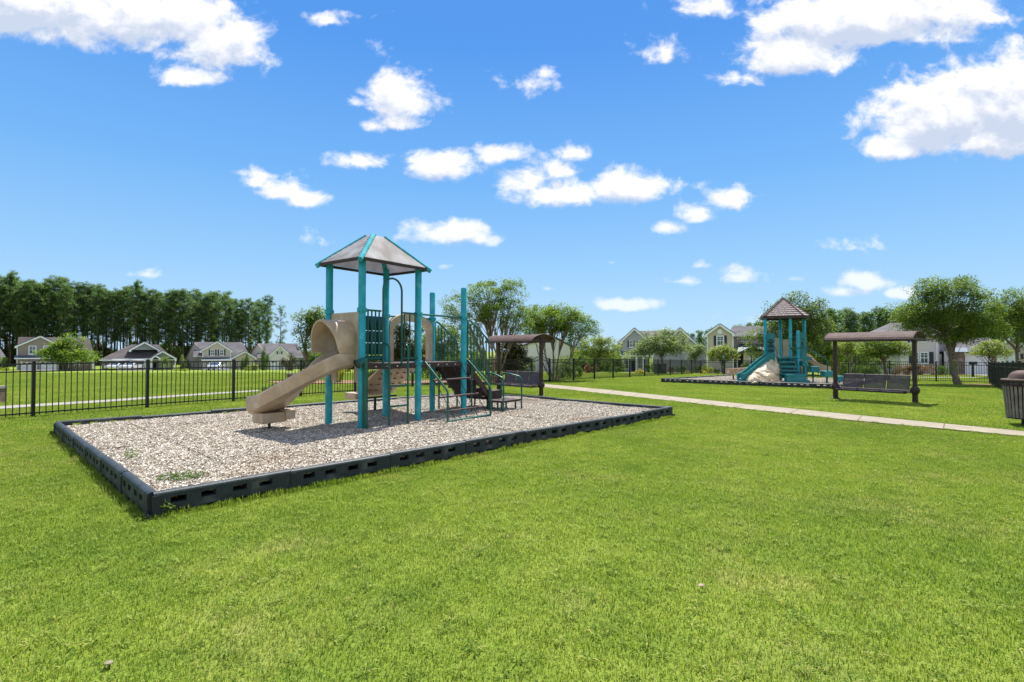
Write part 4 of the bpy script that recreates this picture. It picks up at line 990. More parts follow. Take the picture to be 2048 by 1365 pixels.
# ------------------------------------------------------------------ fences
BK = MT['black']
def panelmesh(L_, H=1.22, arch=0):
    m = MB(); r = .011
    zt = lambda x: H+arch*sin(pi*x/L_)
    n = 8 if arch else 1
    for z0, k in ((0, 1), (-.17, 1)):
        for i in range(n):
            a, b = L_*i/n, L_*(i+1)/n; m.bar((a, 0, zt(a)+z0-.02), (b, 0, zt(b)+z0-.02), .028, .030)
    m.bar((0, 0, .09), (L_, 0, .09), .028, .030)
    c = round(L_/.116)
    for i in range(1, c): x = L_*i/c; m.box((x-.008, -.008, .04), (x+.008, .008, zt(x)-.03))
    return m
FC = {}
def fence(pts, label, step=2.44, group=None, ends=(1, 1), cat='fence', name='fence'):
    P = [Vector(p) for p in pts]; o0 = P[0]; t = empty(name, (o0.x, o0.y, gz(o0.x, o0.y)), 0, label, cat, group); bz = t.location.z
    first = True
    for i in range(len(P)-1):
        a, b = P[i], P[i+1]; L_ = (b-a).length; n = max(1, round(L_/step)); l = L_/n; d = (b-a)/L_
        key = round(l, 2)
        if key not in FC:
            me = panelmesh(key); o = me.build('fence_panel', BK); FC[key] = o.data; bpy.data.objects.remove(o)
        for k in range(n+1):
            q = a+d*(l*k); z = gz(q.x, q.y)-bz
            if (k or first) and not (k == 0 and not ends[0] and first) and not (k == n and i == len(P)-2 and not ends[1]):
                po = bpy.data.objects.new('fence_post', FC['post']); COL.objects.link(po); po.parent = t; po.location = (q.x-o0.x, q.y-o0.y, z); po.rotation_euler = (0, 0, atan2(d.y, d.x))
            if k < n:
                q2 = a+d*(l*(k+1)); z_ = gz(q2.x, q2.y)-bz
                po = bpy.data.objects.new('fence_panel', FC[key]); COL.objects.link(po); po.parent = t; po.location = (q.x-o0.x, q.y-o0.y, z); po.rotation_euler = (0, -atan2(z_-z, l), atan2(d.y, d.x)); po.scale = (l/key, 1, 1)
        first = False
    return t
m = MB(); m.box((-.033, -.033, -.1), (.033, .033, 1.25)); m.box((-.038, -.038, 1.25), (.038, .038, 1.262)); m.add([(-.038, -.038, 1.262), (.038, -.038, 1.262), (.038, .038, 1.262), (-.038, .038, 1.262), (0, 0, 1.28)], [(0, 1, 4), (1, 2, 4), (2, 3, 4), (3, 0, 4)]); o = m.build('fence_post', BK); FC['post'] = o.data; bpy.data.objects.remove(o)
dl = Vector((.545, .84)).normalized(); fl0 = Vector((-10.88, 11.95))
K0 = fl0+dl*(2.3*4)-dl*0; fs = fl0-dl*2.3*3
fence([fs, K0, (-4.4, 23.3), (-2.2, 24.2), (.98, 26.6)], 'black picket fence from the left edge behind the near play bed to the gate', 2.3)
Kg = Vector((2.0, 27.9)); K2 = Vector((16.9, 47.0)); K1 = Vector((26.9, 29.6))
fence([Kg, K2], 'black metal picket fence running from the gate back along the shrubs behind the path', ends=(1, 1))
fence([K1, K2], 'black metal picket fence across the back of the lawn behind the far play bed', ends=(1, 0))
dr = (Vector((19.4, 20.6))-K1).normalized(); fence([K1, K1+dr*12, K1+dr*26], 'black metal picket fence receding along the right side behind the litter bin', ends=(0, 1))
ga = Vector((.98, 26.6)); gb = Kg; gd = gb-ga; gt = empty('gate', (ga.x, ga.y, gz(*ga)), atan2(gd.y, gd.x), 'black arched picket gate at the far end of the path', 'gate')
panelmesh(gd.length-.1, 1.22, .16).build('gate_leaf', BK, gt).location = (.05, 0, 0)
m = MB(); m.box((.04, -.02, .05), (.085, .02, 1.22)); m.box((gd.length-.085, -.02, .05), (gd.length-.04, .02, 1.22)); m.build('gate_frame', BK, gt)
m = MB(); m.box((gd.length-.16, -.05, .95), (gd.length-.02, -.02, 1.05)); m.build('latch', BK, gt)
# ------------------------------------------------------------------ trees
def pine_meshes(seed, H=24.0, low=.42, dens=1.0, spread=1.0):
    rr = random.Random(seed); tm = MB(); cm = MB()
    bx, by = rr.uniform(-.4, .4), rr.uniform(-.4, .4)
    ax = lambda z: Vector((bx*sin(z/H*2.5), by*sin(z/H*2.1), z))
    tm.tube([ax(H*t)-Vector((0, 0, .4 if t == 0 else 0)) for t in (0, .15, .3, .5, .7, .85, .97)], [.26, .22, .20, .16, .11, .07, .03], 7)
    nb = int(50*dens)
    for i in range(nb):
        t = low+(1-low)*(i/nb)**.9; z = H*t; a = rr.uniform(0, 2*pi); k = (t-low)/(1-low)
        ln = spread*(.8+2.2*sin(pi*min(1, .18+.82*(1-k)))**.8*(.55+.45*rr.random()))*(1.0 if k > .12 else .7); up = .15+.5*k
        if k > .9: ln *= .6
        p0 = ax(z); d = Vector((cos(a), sin(a), up*rr.uniform(.5, 1.2))); p1 = p0+d*ln*.95; tm.tube([p0, p0.lerp(p1, .5)+Vector((0, 0, -.1)), p1], [.06, .04, .015], 4)
        for j in range(rr.randint(4, 6)):
            s = rr.uniform(.42, 1.12); c = p0.lerp(p1, s)+Vector((rr.gauss(0, .42), rr.gauss(0, .42), rr.gauss(.1, .25)))
            R_ = rr.uniform(.45, .85)
            leaves_mb(cm, c, R_*.85, int(36*dens), .34, rr, .7, (1, 1, .6), .4)
    leaves_mb(cm, ax(H*.97), .7, 60, .34, rr, .7, (1, 1, 1.8), .42)
    # dead stubs below the crown
    for i in range(7):
        z = H*rr.uniform(.15, low); a = rr.uniform(0, 6.28); l = rr.uniform(.5, 1.4); tm.tube([ax(z), ax(z)+Vector((cos(a)*l, sin(a)*l, .1))], [.03, .01], 4)
    return tm, cm
PINE = []
for s, (lo, de, sp) in enumerate(((.30, 1, .95), (.38, 1, .8), (.26, 1.05, 1.0), (.42, .85, .8), (.33, 1.0, 1.05))):
    a, b = pine_meshes(100+s, 24, lo, de, sp); oa = a.build('trunk', MT['pinebark']); ob = b.build('crown', MT['pine']); PINE.append((oa.data, ob.data)); bpy.data.objects.remove(oa); bpy.data.objects.remove(ob)
def place(name, meshes, x, y, s, rz, label, cat, group=None, z=None, sz=1.0):
    t = empty(name, (x, y, gz(x, y) if z is None else z), rz, label, cat, group); t.scale = (s, s, s*sz)
    for nm, me in zip(('trunk', 'crown'), meshes):
        o = bpy.data.objects.new(nm, me); COL.objects.link(o); o.parent = t
    return t
# the pine row behind the left houses
def toppx(px): return lerp(px, [-60, 30, 60, 120, 150, 190, 210, 260, 300, 330, 400, 440, 480, 520, 545, 560], [556, 553, 566, 562, 572, 570, 583, 572, 590, 584, 588, 592, 598, 600, 606, 640])
gpn = 'pine trees in the dense row behind the left houses'
px = -150
while px < 540:
    Y = 128+(px+150)/700*42; t = (px-1024)/FPX
    for row in range(3):
        q = px+R.uniform(-5, 5)+row*4.0; yy = Y+row*7+R.uniform(-2, 2); x = (q-1024)/FPX*yy
        H = (702-toppx(q)+R.choice((-40, -22, -10, -3, 6, 14))*R.random()-(5 if row else 0))/FPX*yy*1.0+HC-gz(x, yy)
        place('pine_tree', R.choice(PINE), x, yy, H/24, R.uniform(0, 6.28), 'tall pine of the dense row '+('left of the leftmost house' if q < 30 else 'rising behind the leftmost house' if q < 197 else 'rising behind the house with the open garage' if q < 365 else 'rising behind the third house from the left' if q < 500 else 'rising behind the fourth house from the left'), 'pine tree', gpn, sz=1)
    px += R.uniform(12, 17)
tm, cm = pine_meshes(131, 24, .28, .8, 1.0)
oa = tm.build('trunk', MT['pinebark']); ob = cm.build('crown', MT['pine']); slim = (oa.data, ob.data); bpy.data.objects.remove(oa); bpy.data.objects.remove(ob)
p = at(562, 740, 165); place('pine_tree', slim, p.x, p.y, ((702-614)/FPX*165+4.1)/24, 1, 'slim sparse pine standing alone at the right end of the pine row', 'pine tree')
# under-storey growing between the pine trunks
def bushmesh(seed, n, size, rr_=1.0, clumps=26):
    rr = random.Random(seed); m = MB()
    for _ in range(clumps):
        a = rr.uniform(0, 2*pi); r = sqrt(rr.random())*.85; h = rr.uniform(.12, .95)*sqrt(max(.05, 1-r*r*.8))
        leaves_mb(m, (r*cos(a), r*sin(a), h*rr_), .26, n//clumps, size, rr, .8, (1, 1, .8), .55)
    return m
def mk(mb, mt, nm='foliage'):
    o = mb.build(nm, mt, smooth=False); d = o.data; bpy.data.objects.remove(o); return d
BSH = {k: [mk(bushmesh(200+i+hash(k) % 1 , 2600, .11), MT[k]) for i in range(2)] for k in ('shrub', 'shrubyel', 'redshrub', 'bluegreen', 'magnolia', 'yellow')}
BIG = [mk(bushmesh(240+i, 2600, .13), MT['oak']) for i in range(2)]
def shrub(kind, x, y, rx, h, label, group=None, cat='shrub', ry=None, name='shrub', z=None):
    o = bpy.data.objects.new(name, R.choice(BSH[kind]) if kind in BSH else R.choice(BIG)); COL.objects.link(o); o.location = (x, y, (gz(x, y) if z is None else z)-.03); o.rotation_euler = (0, 0, R.uniform(0, 6.28)); o.scale = (rx, rx, h)
    return tag(o, label, cat, group)
def shrubpx(kind, px, ybot, ytop, wpx, Y, label, group=None, **k):
    x = (px-1024)/FPX*Y; s = Y/FPX; g = gz(x, Y); top = HC+(702-ytop)*s; h = max(.3, top-g); return shrub(kind, x, Y, wpx*s/2/1.05, h/1.05, label, group, **k)
for i in range(92):
    Y = 124+R.uniform(0, 26)+i*.47; px = -90+i*7.1+R.uniform(-5, 5); x = (px-1024)/FPX*Y
    shrub('oak', x, Y+4, R.uniform(1.8, 3.4), R.uniform(3, 7.5), 'dark leafy undergrowth bush among the pine trunks behind the left houses', 'undergrowth bushes among the pine trunks', 'bush')
def tree(name, x, y, trunks, blobs, nclump, nleaf, lsize, lm, bm, label, cat='tree', group=None, seed=1, cr=.3, asp=.5, flat=.55, z=None):
    """trunks: (base offset, top point, r0); blobs: (centre, radii). metres from the base"""
    rr = random.Random(seed); t = empty(name, (x, y, gz(x, y) if z is None else z), 0, label, cat, group); tm = MB(); cm = MB()
    tops = []
    for b, tp, r in trunks:
        b = Vector(b); tp = Vector(tp); P = []; n = 6; w = Vector((rr.gauss(0, .05), rr.gauss(0, .05), 0))*(tp-b).length
        for i in range(n+1): s = i/n; P.append(b.lerp(tp, s)+w*sin(pi*s)+Vector((rr.gauss(0, .012), rr.gauss(0, .012), 0)))
        P[0].z -= .15; tm.tube(P, [r*(1.35 if i == 0 else 1)*(1-.6*i/n) for i in range(n+1)], 9); tops.append((P, r*.4))
    tv = [rx[0]*rx[1]*rx[2] for _, rx in blobs]; tot = sum(tv)
    for (c, rx), v in zip(blobs, tv):
        c = Vector(c); k = max(3, int(nclump*v/tot))
        for i in range(k):
            while 1:
                p = Vector((rr.uniform(-1, 1), rr.uniform(-1, 1), rr.uniform(-1, 1)))
                if .02 < p.length < 1: break
            p = p*(p.length**-.45); 
            if p.length > 1: p.normalize()
            q = c+Vector((p.x*rx[0], p.y*rx[1], p.z*rx[2]))*rr.uniform(.82, 1.16)
            leaves_mb(cm, q, cr*rr.uniform(.6, 1.4), int(nleaf*rr.uniform(.6, 1.4)), lsize, rr, flat, (1, 1, .7), asp)
            if i % 3 == 0:
                P, r0 = min(tops, key=lambda T: (T[0][-1]-q).length); j = rr.randint(3, len(P)-1); s0 = P[j]; mid = s0.lerp(q, .5)+Vector((rr.gauss(0, .1), rr.gauss(0, .1), .08*(q-s0).length))
                k_ = min(1, r0/.03)*.8; tm.tube([s0, mid, q], [min(r0*.8, .022)+.004*k_, min(r0*.4, .011)+.003, .003], 4, cap=False)
    tm.build('trunk', bm, t); cm.build('crown', lm, t, smooth=False); return t
def treepx(name, px, ybase, Y, trunks, blobs, *a, **k):
    """same, with heights and offsets measured in photo pixels at distance Y"""
    s = Y/FPX; x = (px-1024)*s; g = gz(x, Y); zc = lambda yy: HC+(702-yy)*s-g
    T = [((( b[0]-px)*s, 0, 0 if b[1] is None else zc(b[1])), ((tp[0]-px)*s, (tp[2] if len(tp) > 2 else 0), zc(tp[1])), r) for b, tp, r in trunks]
    Bl = [(((c[0]-px)*s, (c[2] if len(c) > 2 else 0), zc(c[1])), (rx[0]*s, (rx[2] if len(rx) > 2 else rx[0]*s*.9), rx[1]*s)) for c, rx in blobs]
    return tree(name, x, Y, T, Bl, *a, **k)
BK_, PB = MT['bark'], MT['palebark']
# left side
treepx('maple_tree', 138, 742, 78, [((138, None), (138, 700), .14)], [((137, 690), (30, 14)), ((134, 705), (42, 14)), ((150, 715), (40, 12)), ((136, 680), (14, 9)), ((112, 717), (22, 8))], 150, 42, .36, MT['myrtle'], BK_, 'bushy green maple in front of the leftmost house', cr=.75, seed=2)
treepx('oak_tree', 615, 760, 31, [((612, None), (611, 690), .11), ((611, 712), (622, 650), .07), ((611, 705), (602, 655), .05)], [((622, 640), (27, 20)), ((605, 665), (18, 18)), ((640, 632), (20, 14)), ((636, 668), (16, 16)), ((600, 640), (10, 9)), ((618, 690), (20, 12))], 150, 38, .13, MT['oak'], BK_, 'thin sparse oak beside the hooded slide, behind the left fence', cr=.36, seed=3)
treepx('crape_myrtle', 985, 772, 27.5, [((982, None), (960, 660), .07), ((984, None), (975, 640), .07), ((987, None), (1000, 650), .07), ((989, None), (1020, 660, .4), .06), ((980, None), (945, 665, .5), .055), ((985, None), (990, 655, .8), .06)],
       [((925, 610), (38, 26)), ((975, 590), (44, 30)), ((1020, 590), (34, 34)), ((1025, 570), (22, 17)), ((905, 632), (26, 14)), ((1000, 625), (55, 25)), ((940, 640), (42, 20)), ((1060, 625), (26, 14)), ((1032, 645), (40, 18))], 430, 62, .088, MT['myrtle'], PB, 'tall light green crape myrtle with pale stems behind the left bench swing', 'tree', 'crape myrtles behind the bench swing', seed=4, cr=.26)
treepx('crape_myrtle', 1105, 765, 30, [((1108, None), (1085, 665), .06), ((1106, None), (1100, 655), .06), ((1112, None), (1130, 665), .06), ((1113, None), (1150, 680), .05), ((1104, None), (1072, 690), .045)],
       [((1110, 640), (55, 26)), ((1085, 650), (45, 22)), ((1150, 650), (42, 24)), ((1180, 660), (22, 14)), ((1120, 622), (40, 12)), ((1080, 622), (30, 10))], 420, 62, .092, MT['myrtle'], PB, 'wide yellow green crape myrtle in front of the white house', 'tree', 'crape myrtles behind the bench swing', seed=5, cr=.28)
treepx('magnolia_tree', 1022, 765, 26.5+3, [((1022, None), (1022, 700), .08)], [((1022, 700), (26, 28)), ((1018, 680), (17, 14)), ((1032, 722), (26, 22)), ((1012, 730), (24, 22))], 170, 42, .13, MT['magnolia'], BK_, 'dark magnolia with brownish leaves under the left bench swing canopy', seed=6, cr=.28, asp=.6)
treepx('magnolia_tree', 795, 760, 30, [((795, None), (795, 690), .08)], [((800, 690), (28, 38)), ((795, 725), (34, 26)), ((803, 660), (18, 16)), ((835, 712), (20, 30))], 260, 42, .13, MT['magnolia'], BK_, 'dark magnolia with rusty leaves seen between the posts of the near play tower', seed=7, cr=.28, asp=.6)
treepx('dogwood_tree', 1195, 745, 58, [((1195, None), (1195, 715), .09)], [((1190, 692), (30, 18)), ((1215, 695), (28, 16)), ((1175, 700), (24, 14)), ((1200, 680), (20, 8)), ((1200, 712), (34, 12))], 190, 40, .2, MT['yellowgreen'], BK_, 'rounded pale green tree left of the grey gabled house', seed=8, cr=.5)
treepx('oak_tree', 1329, 752, 47, [((1331, None), (1323, 708), .13), ((1323, 712), (1300, 685), .07), ((1323, 712), (1350, 682), .07)], [((1322, 690), (45, 16)), ((1295, 697), (30, 14)), ((1350, 695), (32, 15)), ((1318, 672), (30, 12)), ((1352, 675), (20, 12)), ((1270, 708), (26, 10)), ((1335, 665), (16, 7))], 330, 38, .16, MT['bluegreen'], BK_, 'spreading small oak in front of the grey gabled house', seed=9, cr=.42)
treepx('redtip_tree', 1392, 745, 56, [((1392, None), (1392, 705), .08)], [((1392, 702), (12, 16)), ((1400, 697), (9, 8)), ((1385, 715), (9, 9))], 60, 40, .18, MT['bluegreen'], BK_, 'slim small tree at the right corner of the grey gabled house', seed=10, cr=.42)
treepx('dogwood_tree', 1446, 748, 52, [((1446, None), (1446, 720), .09)], [((1446, 706), (24, 13)), ((1430, 713), (14, 9)), ((1462, 712), (14, 9)), ((1446, 696), (12, 6))], 120, 40, .18, MT['yellowgreen'], BK_, 'rounded yellow green tree below the shuttered window of the beige house', seed=11, cr=.42)
treepx('oak_tree', 1600, 755, 44, [((1600, None), (1600, 680), .2), ((1600, 700), (1575, 640), .12), ((1600, 700), (1625, 640), .12)],
       [((1585, 625), (38, 30)), ((1555, 660), (40, 40)), ((1620, 640), (36, 36)), ((1590, 595), (20, 12)), ((1640, 665), (30, 34)), ((1515, 690), (26, 28)), ((1540, 620), (18, 16)), ((1500, 670), (14, 16)), ((1590, 690), (50, 30)), ((1635, 610), (16, 10))], 620, 42, .17, MT['oak'], BK_, 'large dark oak rising behind the far play tower', seed=12, cr=.5)
for i, (px, yt, w) in enumerate(((1650, 668, 40), (1690, 672, 44), (1735, 678, 40))):
    treepx('bushy_tree', px, 755, 46+3*i, [((px, None), (px, 705), .12)], [((px, yt+20), (w, 22)), ((px-15, yt+45), (w, 28)), ((px+12, yt+50), (w, 28)), ((px, yt+5), (w*.5, 9))], 300, 40, .16, MT[('myrtle', 'oak', 'myrtle')[i]], BK_, ('bushy green tree immediately right of the far play tower', 'bushy darker green tree behind the left half of the right bench swing', 'bushy green tree behind the middle of the right bench swing')[i], seed=20+i, cr=.45)
treepx('oak_tree', 1767, 760, 34, [((1770, None), (1767, 715), .12), ((1767, 722), (1750, 700), .06), ((1767, 722), (1790, 698), .06)], [((1765, 696), (44, 14)), ((1740, 704), (28, 10)), ((1795, 702), (28, 12)), ((1765, 686), (34, 8))], 280, 40, .11, MT['elm'], BK_, 'low spreading tree seen inside the frame of the right bench swing', seed=14, cr=.3)
treepx('crape_myrtle', 1701, 757, 36, [((1700, None), (1695, 700), .07), ((1701, None), (1708, 700), .06), ((1700, 730), (1720, 705), .04)], [((1700, 695), (28, 12)), ((1690, 690), (20, 14)), ((1718, 700), (18, 12))], 90, 38, .12, MT['yellowgreen'], PB, 'pale stemmed young tree behind the left post of the right bench swing', seed=15, cr=.3)
treepx('elm_tree', 1915, 771, 28.3, [((1917, None), (1900, 700), .17), ((1901, 704), (1893, 640), .11), ((1904, 712), (1935, 660, .5), .075), ((1900, 700), (1870, 655, -.5), .07)],
       [((1900, 600), (62, 38)), ((1850, 620), (50, 34)), ((1925, 575), (26, 22)), ((1870, 580), (38, 22)), ((1955, 620), (40, 34)), ((1900, 650), (66, 32)), ((1820, 632), (34, 28)), ((1845, 655), (34, 20)), ((1960, 655), (46, 24)), ((1935, 672), (34, 14)), ((1880, 560), (16, 10)), ((1928, 558), (12, 9)), ((1995, 640), (24, 22))], 560, 74, .105, MT['elm'], BK_, 'big leaning elm with a broad crown by the back right fence', seed=16, cr=.40)
treepx('elm_tree', 2030, 765, 34, [((2045, None), (2035, 690), .15), ((2036, 700), (2010, 650), .08), ((2036, 700), (2060, 640), .09)], [((2020, 610), (34, 30)), ((2050, 600), (36, 28)), ((2010, 640), (36, 28)), ((2045, 660), (40, 30)), ((1992, 625), (18, 18)), ((2085, 630), (40, 40))], 400, 50, .12, MT['elm'], BK_, 'dark green elm cut off by the right edge of the picture', seed=17, cr=.38)
treepx('dogwood_tree', 1985, 750, 40, [((1978, None), (1978, 712), .09), ((1978, 725), (1995, 708), .05)], [((1975, 697), (26, 12)), ((2000, 705), (22, 9)), ((1955, 704), (16, 9)), ((1985, 687), (18, 7)), ((2012, 714), (12, 5))], 120, 34, .15, MT['yellowgreen'], BK_, 'thin pale green young tree before the white garage on the right', seed=18, cr=.34)
treepx('bushy_tree', 880, 750, 48, [((880, None), (880, 690), .12)], [((865, 690), (26, 30)), ((895, 680), (26, 34)), ((925, 695), (26, 30)), ((880, 725), (50, 24))], 300, 44, .17, MT['oak'], BK_, 'dark bushy tree seen through the green stair rails of the near tower', seed=31, cr=.45)
# tree line far right
def farwood(seed):
    rr = random.Random(seed); m = MB()
    for _ in range(70):
        a = rr.uniform(0, 6.28); h = rr.random(); r = 3.2*sqrt(rr.random())*(1-.75*h**1.5); leaves_mb(m, (r*cos(a), r*sin(a), 4+13*h), 1.1, 34, .62, rr, .7, (1, 1, .8), .5)
    t = MB(); t.tube([(0, 0, -.5), (0, 0, 8), (.1, 0, 14)], [.25, .18, .08], 6); return mk(t, MT['pinebark'], 'trunk'), mk(m, MT['pine'], 'crown')
FW = [farwood(300+i) for i in range(4)]
gfw = 'trees of the far wood behind the right houses'
for px in range(1130, 2120, 17):
    for row in (0, 1):
        Y = 175+row*10+R.uniform(-6, 6); q = px+R.uniform(-6, 6)+row*8
        yt = lerp(q, [1120, 1180, 1300, 1370, 1400, 1480, 1560, 1625, 1680, 1730, 1790, 1850, 2120], [680, 690, 684, 668, 657, 646, 640, 622, 613, 618, 606, 612, 615])+R.uniform(-3, 9)
        x = (q-1024)/FPX*Y; H = HC+(702-yt)/FPX*Y-gz(x, Y)
        if H < 4: continue
        place('forest_tree', R.choice(FW), x, Y, H/18, R.uniform(0, 6.28), 'distant tree of the wood '+('left of the grey gabled house' if q < 1240 else 'behind the grey gabled house' if q < 1412 else 'behind the beige house' if q < 1530 else 'behind the far play tower' if q < 1650 else 'above the right bench swing' if q < 1800 else 'behind the big elm'), 'tree', gfw)
for px, yt in ((858, 650), (884, 645), (905, 652), (930, 640), (955, 655), (1060, 622), (1078, 628), (1140, 650), (1160, 665), (840, 640), (870, 655)):
    Y = 120; x = (px-1024)/FPX*Y; H = HC+(702-yt)/FPX*Y-gz(x, Y); place('forest_tree', R.choice(FW), x, Y, H/18, R.uniform(0, 6.28), 'distant green tree between the near play tower and the white house', 'tree', 'distant trees behind the crape myrtles')
# shrubs behind the fence
for (k, px, yb, yt, w, Y, lab) in (
    ('shrub', 1128, 765, 722, 42, 33, 'dark green holly bush behind the fence right of the gate'), ('shrub', 1152, 763, 727, 34, 34, 'dense dark shrub behind the fence by the red hydrant'),
    ('shrub', 1075, 765, 738, 22, 31, 'dark shrub seen through the gate'), ('redshrub', 1180, 750, 728, 24, 46, 'reddish rounded shrub past the red hydrant'),
    ('bluegreen', 1055, 760, 707, 40, 36, 'pale green shrub below the windows of the white house'), ('bluegreen', 1125, 750, 705, 50, 42, 'light green shrub against the wall of the white house'),
    ('shrub', 1301, 744, 724, 22, 56, 'clipped dark green shrub left of the small oak trunk'), ('shrub', 1363, 743, 729, 26, 58, 'low dark green hedge right of the small oak trunk'),
    ('shrubyel', 1415, 742, 729, 24, 56, 'bright round shrub in front of the beige house'), ('shrub', 1395, 742, 728, 22, 58, 'bright green shrub at the corner of the grey house'),
    ('shrubyel', 1433, 745, 736, 16, 52, 'small round clipped shrub in the bed by the beige house'), ('redshrub', 1343, 742, 731, 14, 58, 'small reddish shrub under the spreading oak'),
    ('yellow', 1380, 746, 740, 22, 55, 'low patch of yellow flowers in the bed by the grey house'), ('yellow', 1405, 746, 740, 20, 54, 'low patch of yellow flowers in front of the bright shrubs'),
    ('shrub', 1228, 744, 731, 26, 55, 'low green shrub at the left of the grey house porch'), ('yellow', 1279, 745, 738, 24, 55, 'low yellow green groundcover by the grey house porch'),
    ('shrubyel', 1668, 752, 713, 34, 42, 'bright yellow green bush right of the far play tower'), ('shrub', 1695, 765, 725, 44, 38, 'clipped dark hedge left part behind the right bench swing'),
    ('shrub', 1745, 765, 724, 46, 38, 'clipped dark hedge behind the middle seat of the right swing'), ('shrub', 1722, 765, 725, 34, 38.5, 'clipped dark hedge between the two trunks behind the right swing'),
    ('redshrub', 1805, 752, 727, 40, 49, 'reddish brown shrub left of the right swing post'), ('redshrub', 1850, 748, 724, 52, 50, 'reddish brown shrub under the windows of the pale house'),
    ('shrub', 1888, 747, 728, 30, 48, 'round green shrub in front of the pale house door'), ('shrub', 1910, 745, 716, 10, 50, 'tall dark shrub against the stone wall of the pale house'),
    ('shrub', 1500, 748, 722, 40, 60, 'dark shrub below the windows of the beige house'), ('shrub', 1530, 750, 725, 44, 58, 'dark shrub behind the double slide of the far play tower'),
    ('shrubyel', 672, 765, 727, 44, 27, 'yellow green shrub behind the fence next to the slide post'), ('shrub', 745, 765, 735, 40, 29, 'dark green shrub behind the fence below the cylinder panel'),
    ('shrub', 850, 765, 700, 60, 34, 'tall green shrub behind the fence right of the tan arch'), ('shrub', 905, 765, 705, 60, 36, 'tall green shrub behind the fence behind the green stair rails'),
    ('shrub', 645, 745, 700, 60, 60, 'green bush to the right of the thin sparse oak'), ('shrubyel', 690, 745, 712, 40, 60, 'light bush far behind the curved slide'),
    ('shrubyel', 11, 745, 734, 18, 88, 'small yellow shrub left of the leftmost house'), ('shrub', 2, 742, 705, 30, 100, 'green bush left of the leftmost house'),
    ('shrubyel', 225, 744, 735, 16, 90, 'yellow shrub at the left of the open garage'), ('bluegreen', 330, 745, 709, 18, 92, 'small pale tree-like shrub before the second house'),
    ('shrubyel', 362, 745, 736, 40, 90, 'yellow green shrubs between the second and third houses'), ('bluegreen', 367, 742, 711, 26, 105, 'grey green bush left of the third house'),
    ('shrub', 492, 745, 708, 24, 95, 'green shrub right of the third house entry'), ('shrub', 530, 745, 695, 22, 95, 'tall green shrub before the fourth house'),
    ('shrubyel', 505, 745, 728, 34, 92, 'bright low shrub between the third and fourth houses'), ('magnolia', 577, 744, 706, 34, 90, 'dark purplish round bush in front of the fourth house')):
    shrubpx(k, px, yb, yt, w, Y, lab)
for i in range(30):
    px = 840+i*13.5+R.uniform(-5, 5); Y = 66+R.uniform(0, 26)
    if 1028 < px < 1145: Y = 84+R.uniform(0, 8)
    shrubpx('oak', px, 745, R.uniform(694, 722), R.uniform(34, 60), Y, 'loose green bush of the far hedge beyond the path gate', 'bushes of the far hedge beyond the gate')
for i in range(17):
    px = 606+i*14+R.uniform(-5, 5); shrubpx('oak', px, 745, R.uniform(690, 716), R.uniform(36, 60), 112+R.uniform(0, 14), 'distant green bush of the far field edge right of the fourth house', 'bushes at the far field edge')
# low plants in the bed behind the fence, near the slide end
shrubpx('shrub', 540, 780, 772, 34, 20.5, 'low leafy plants at the end of the sidewalk behind the left fence')
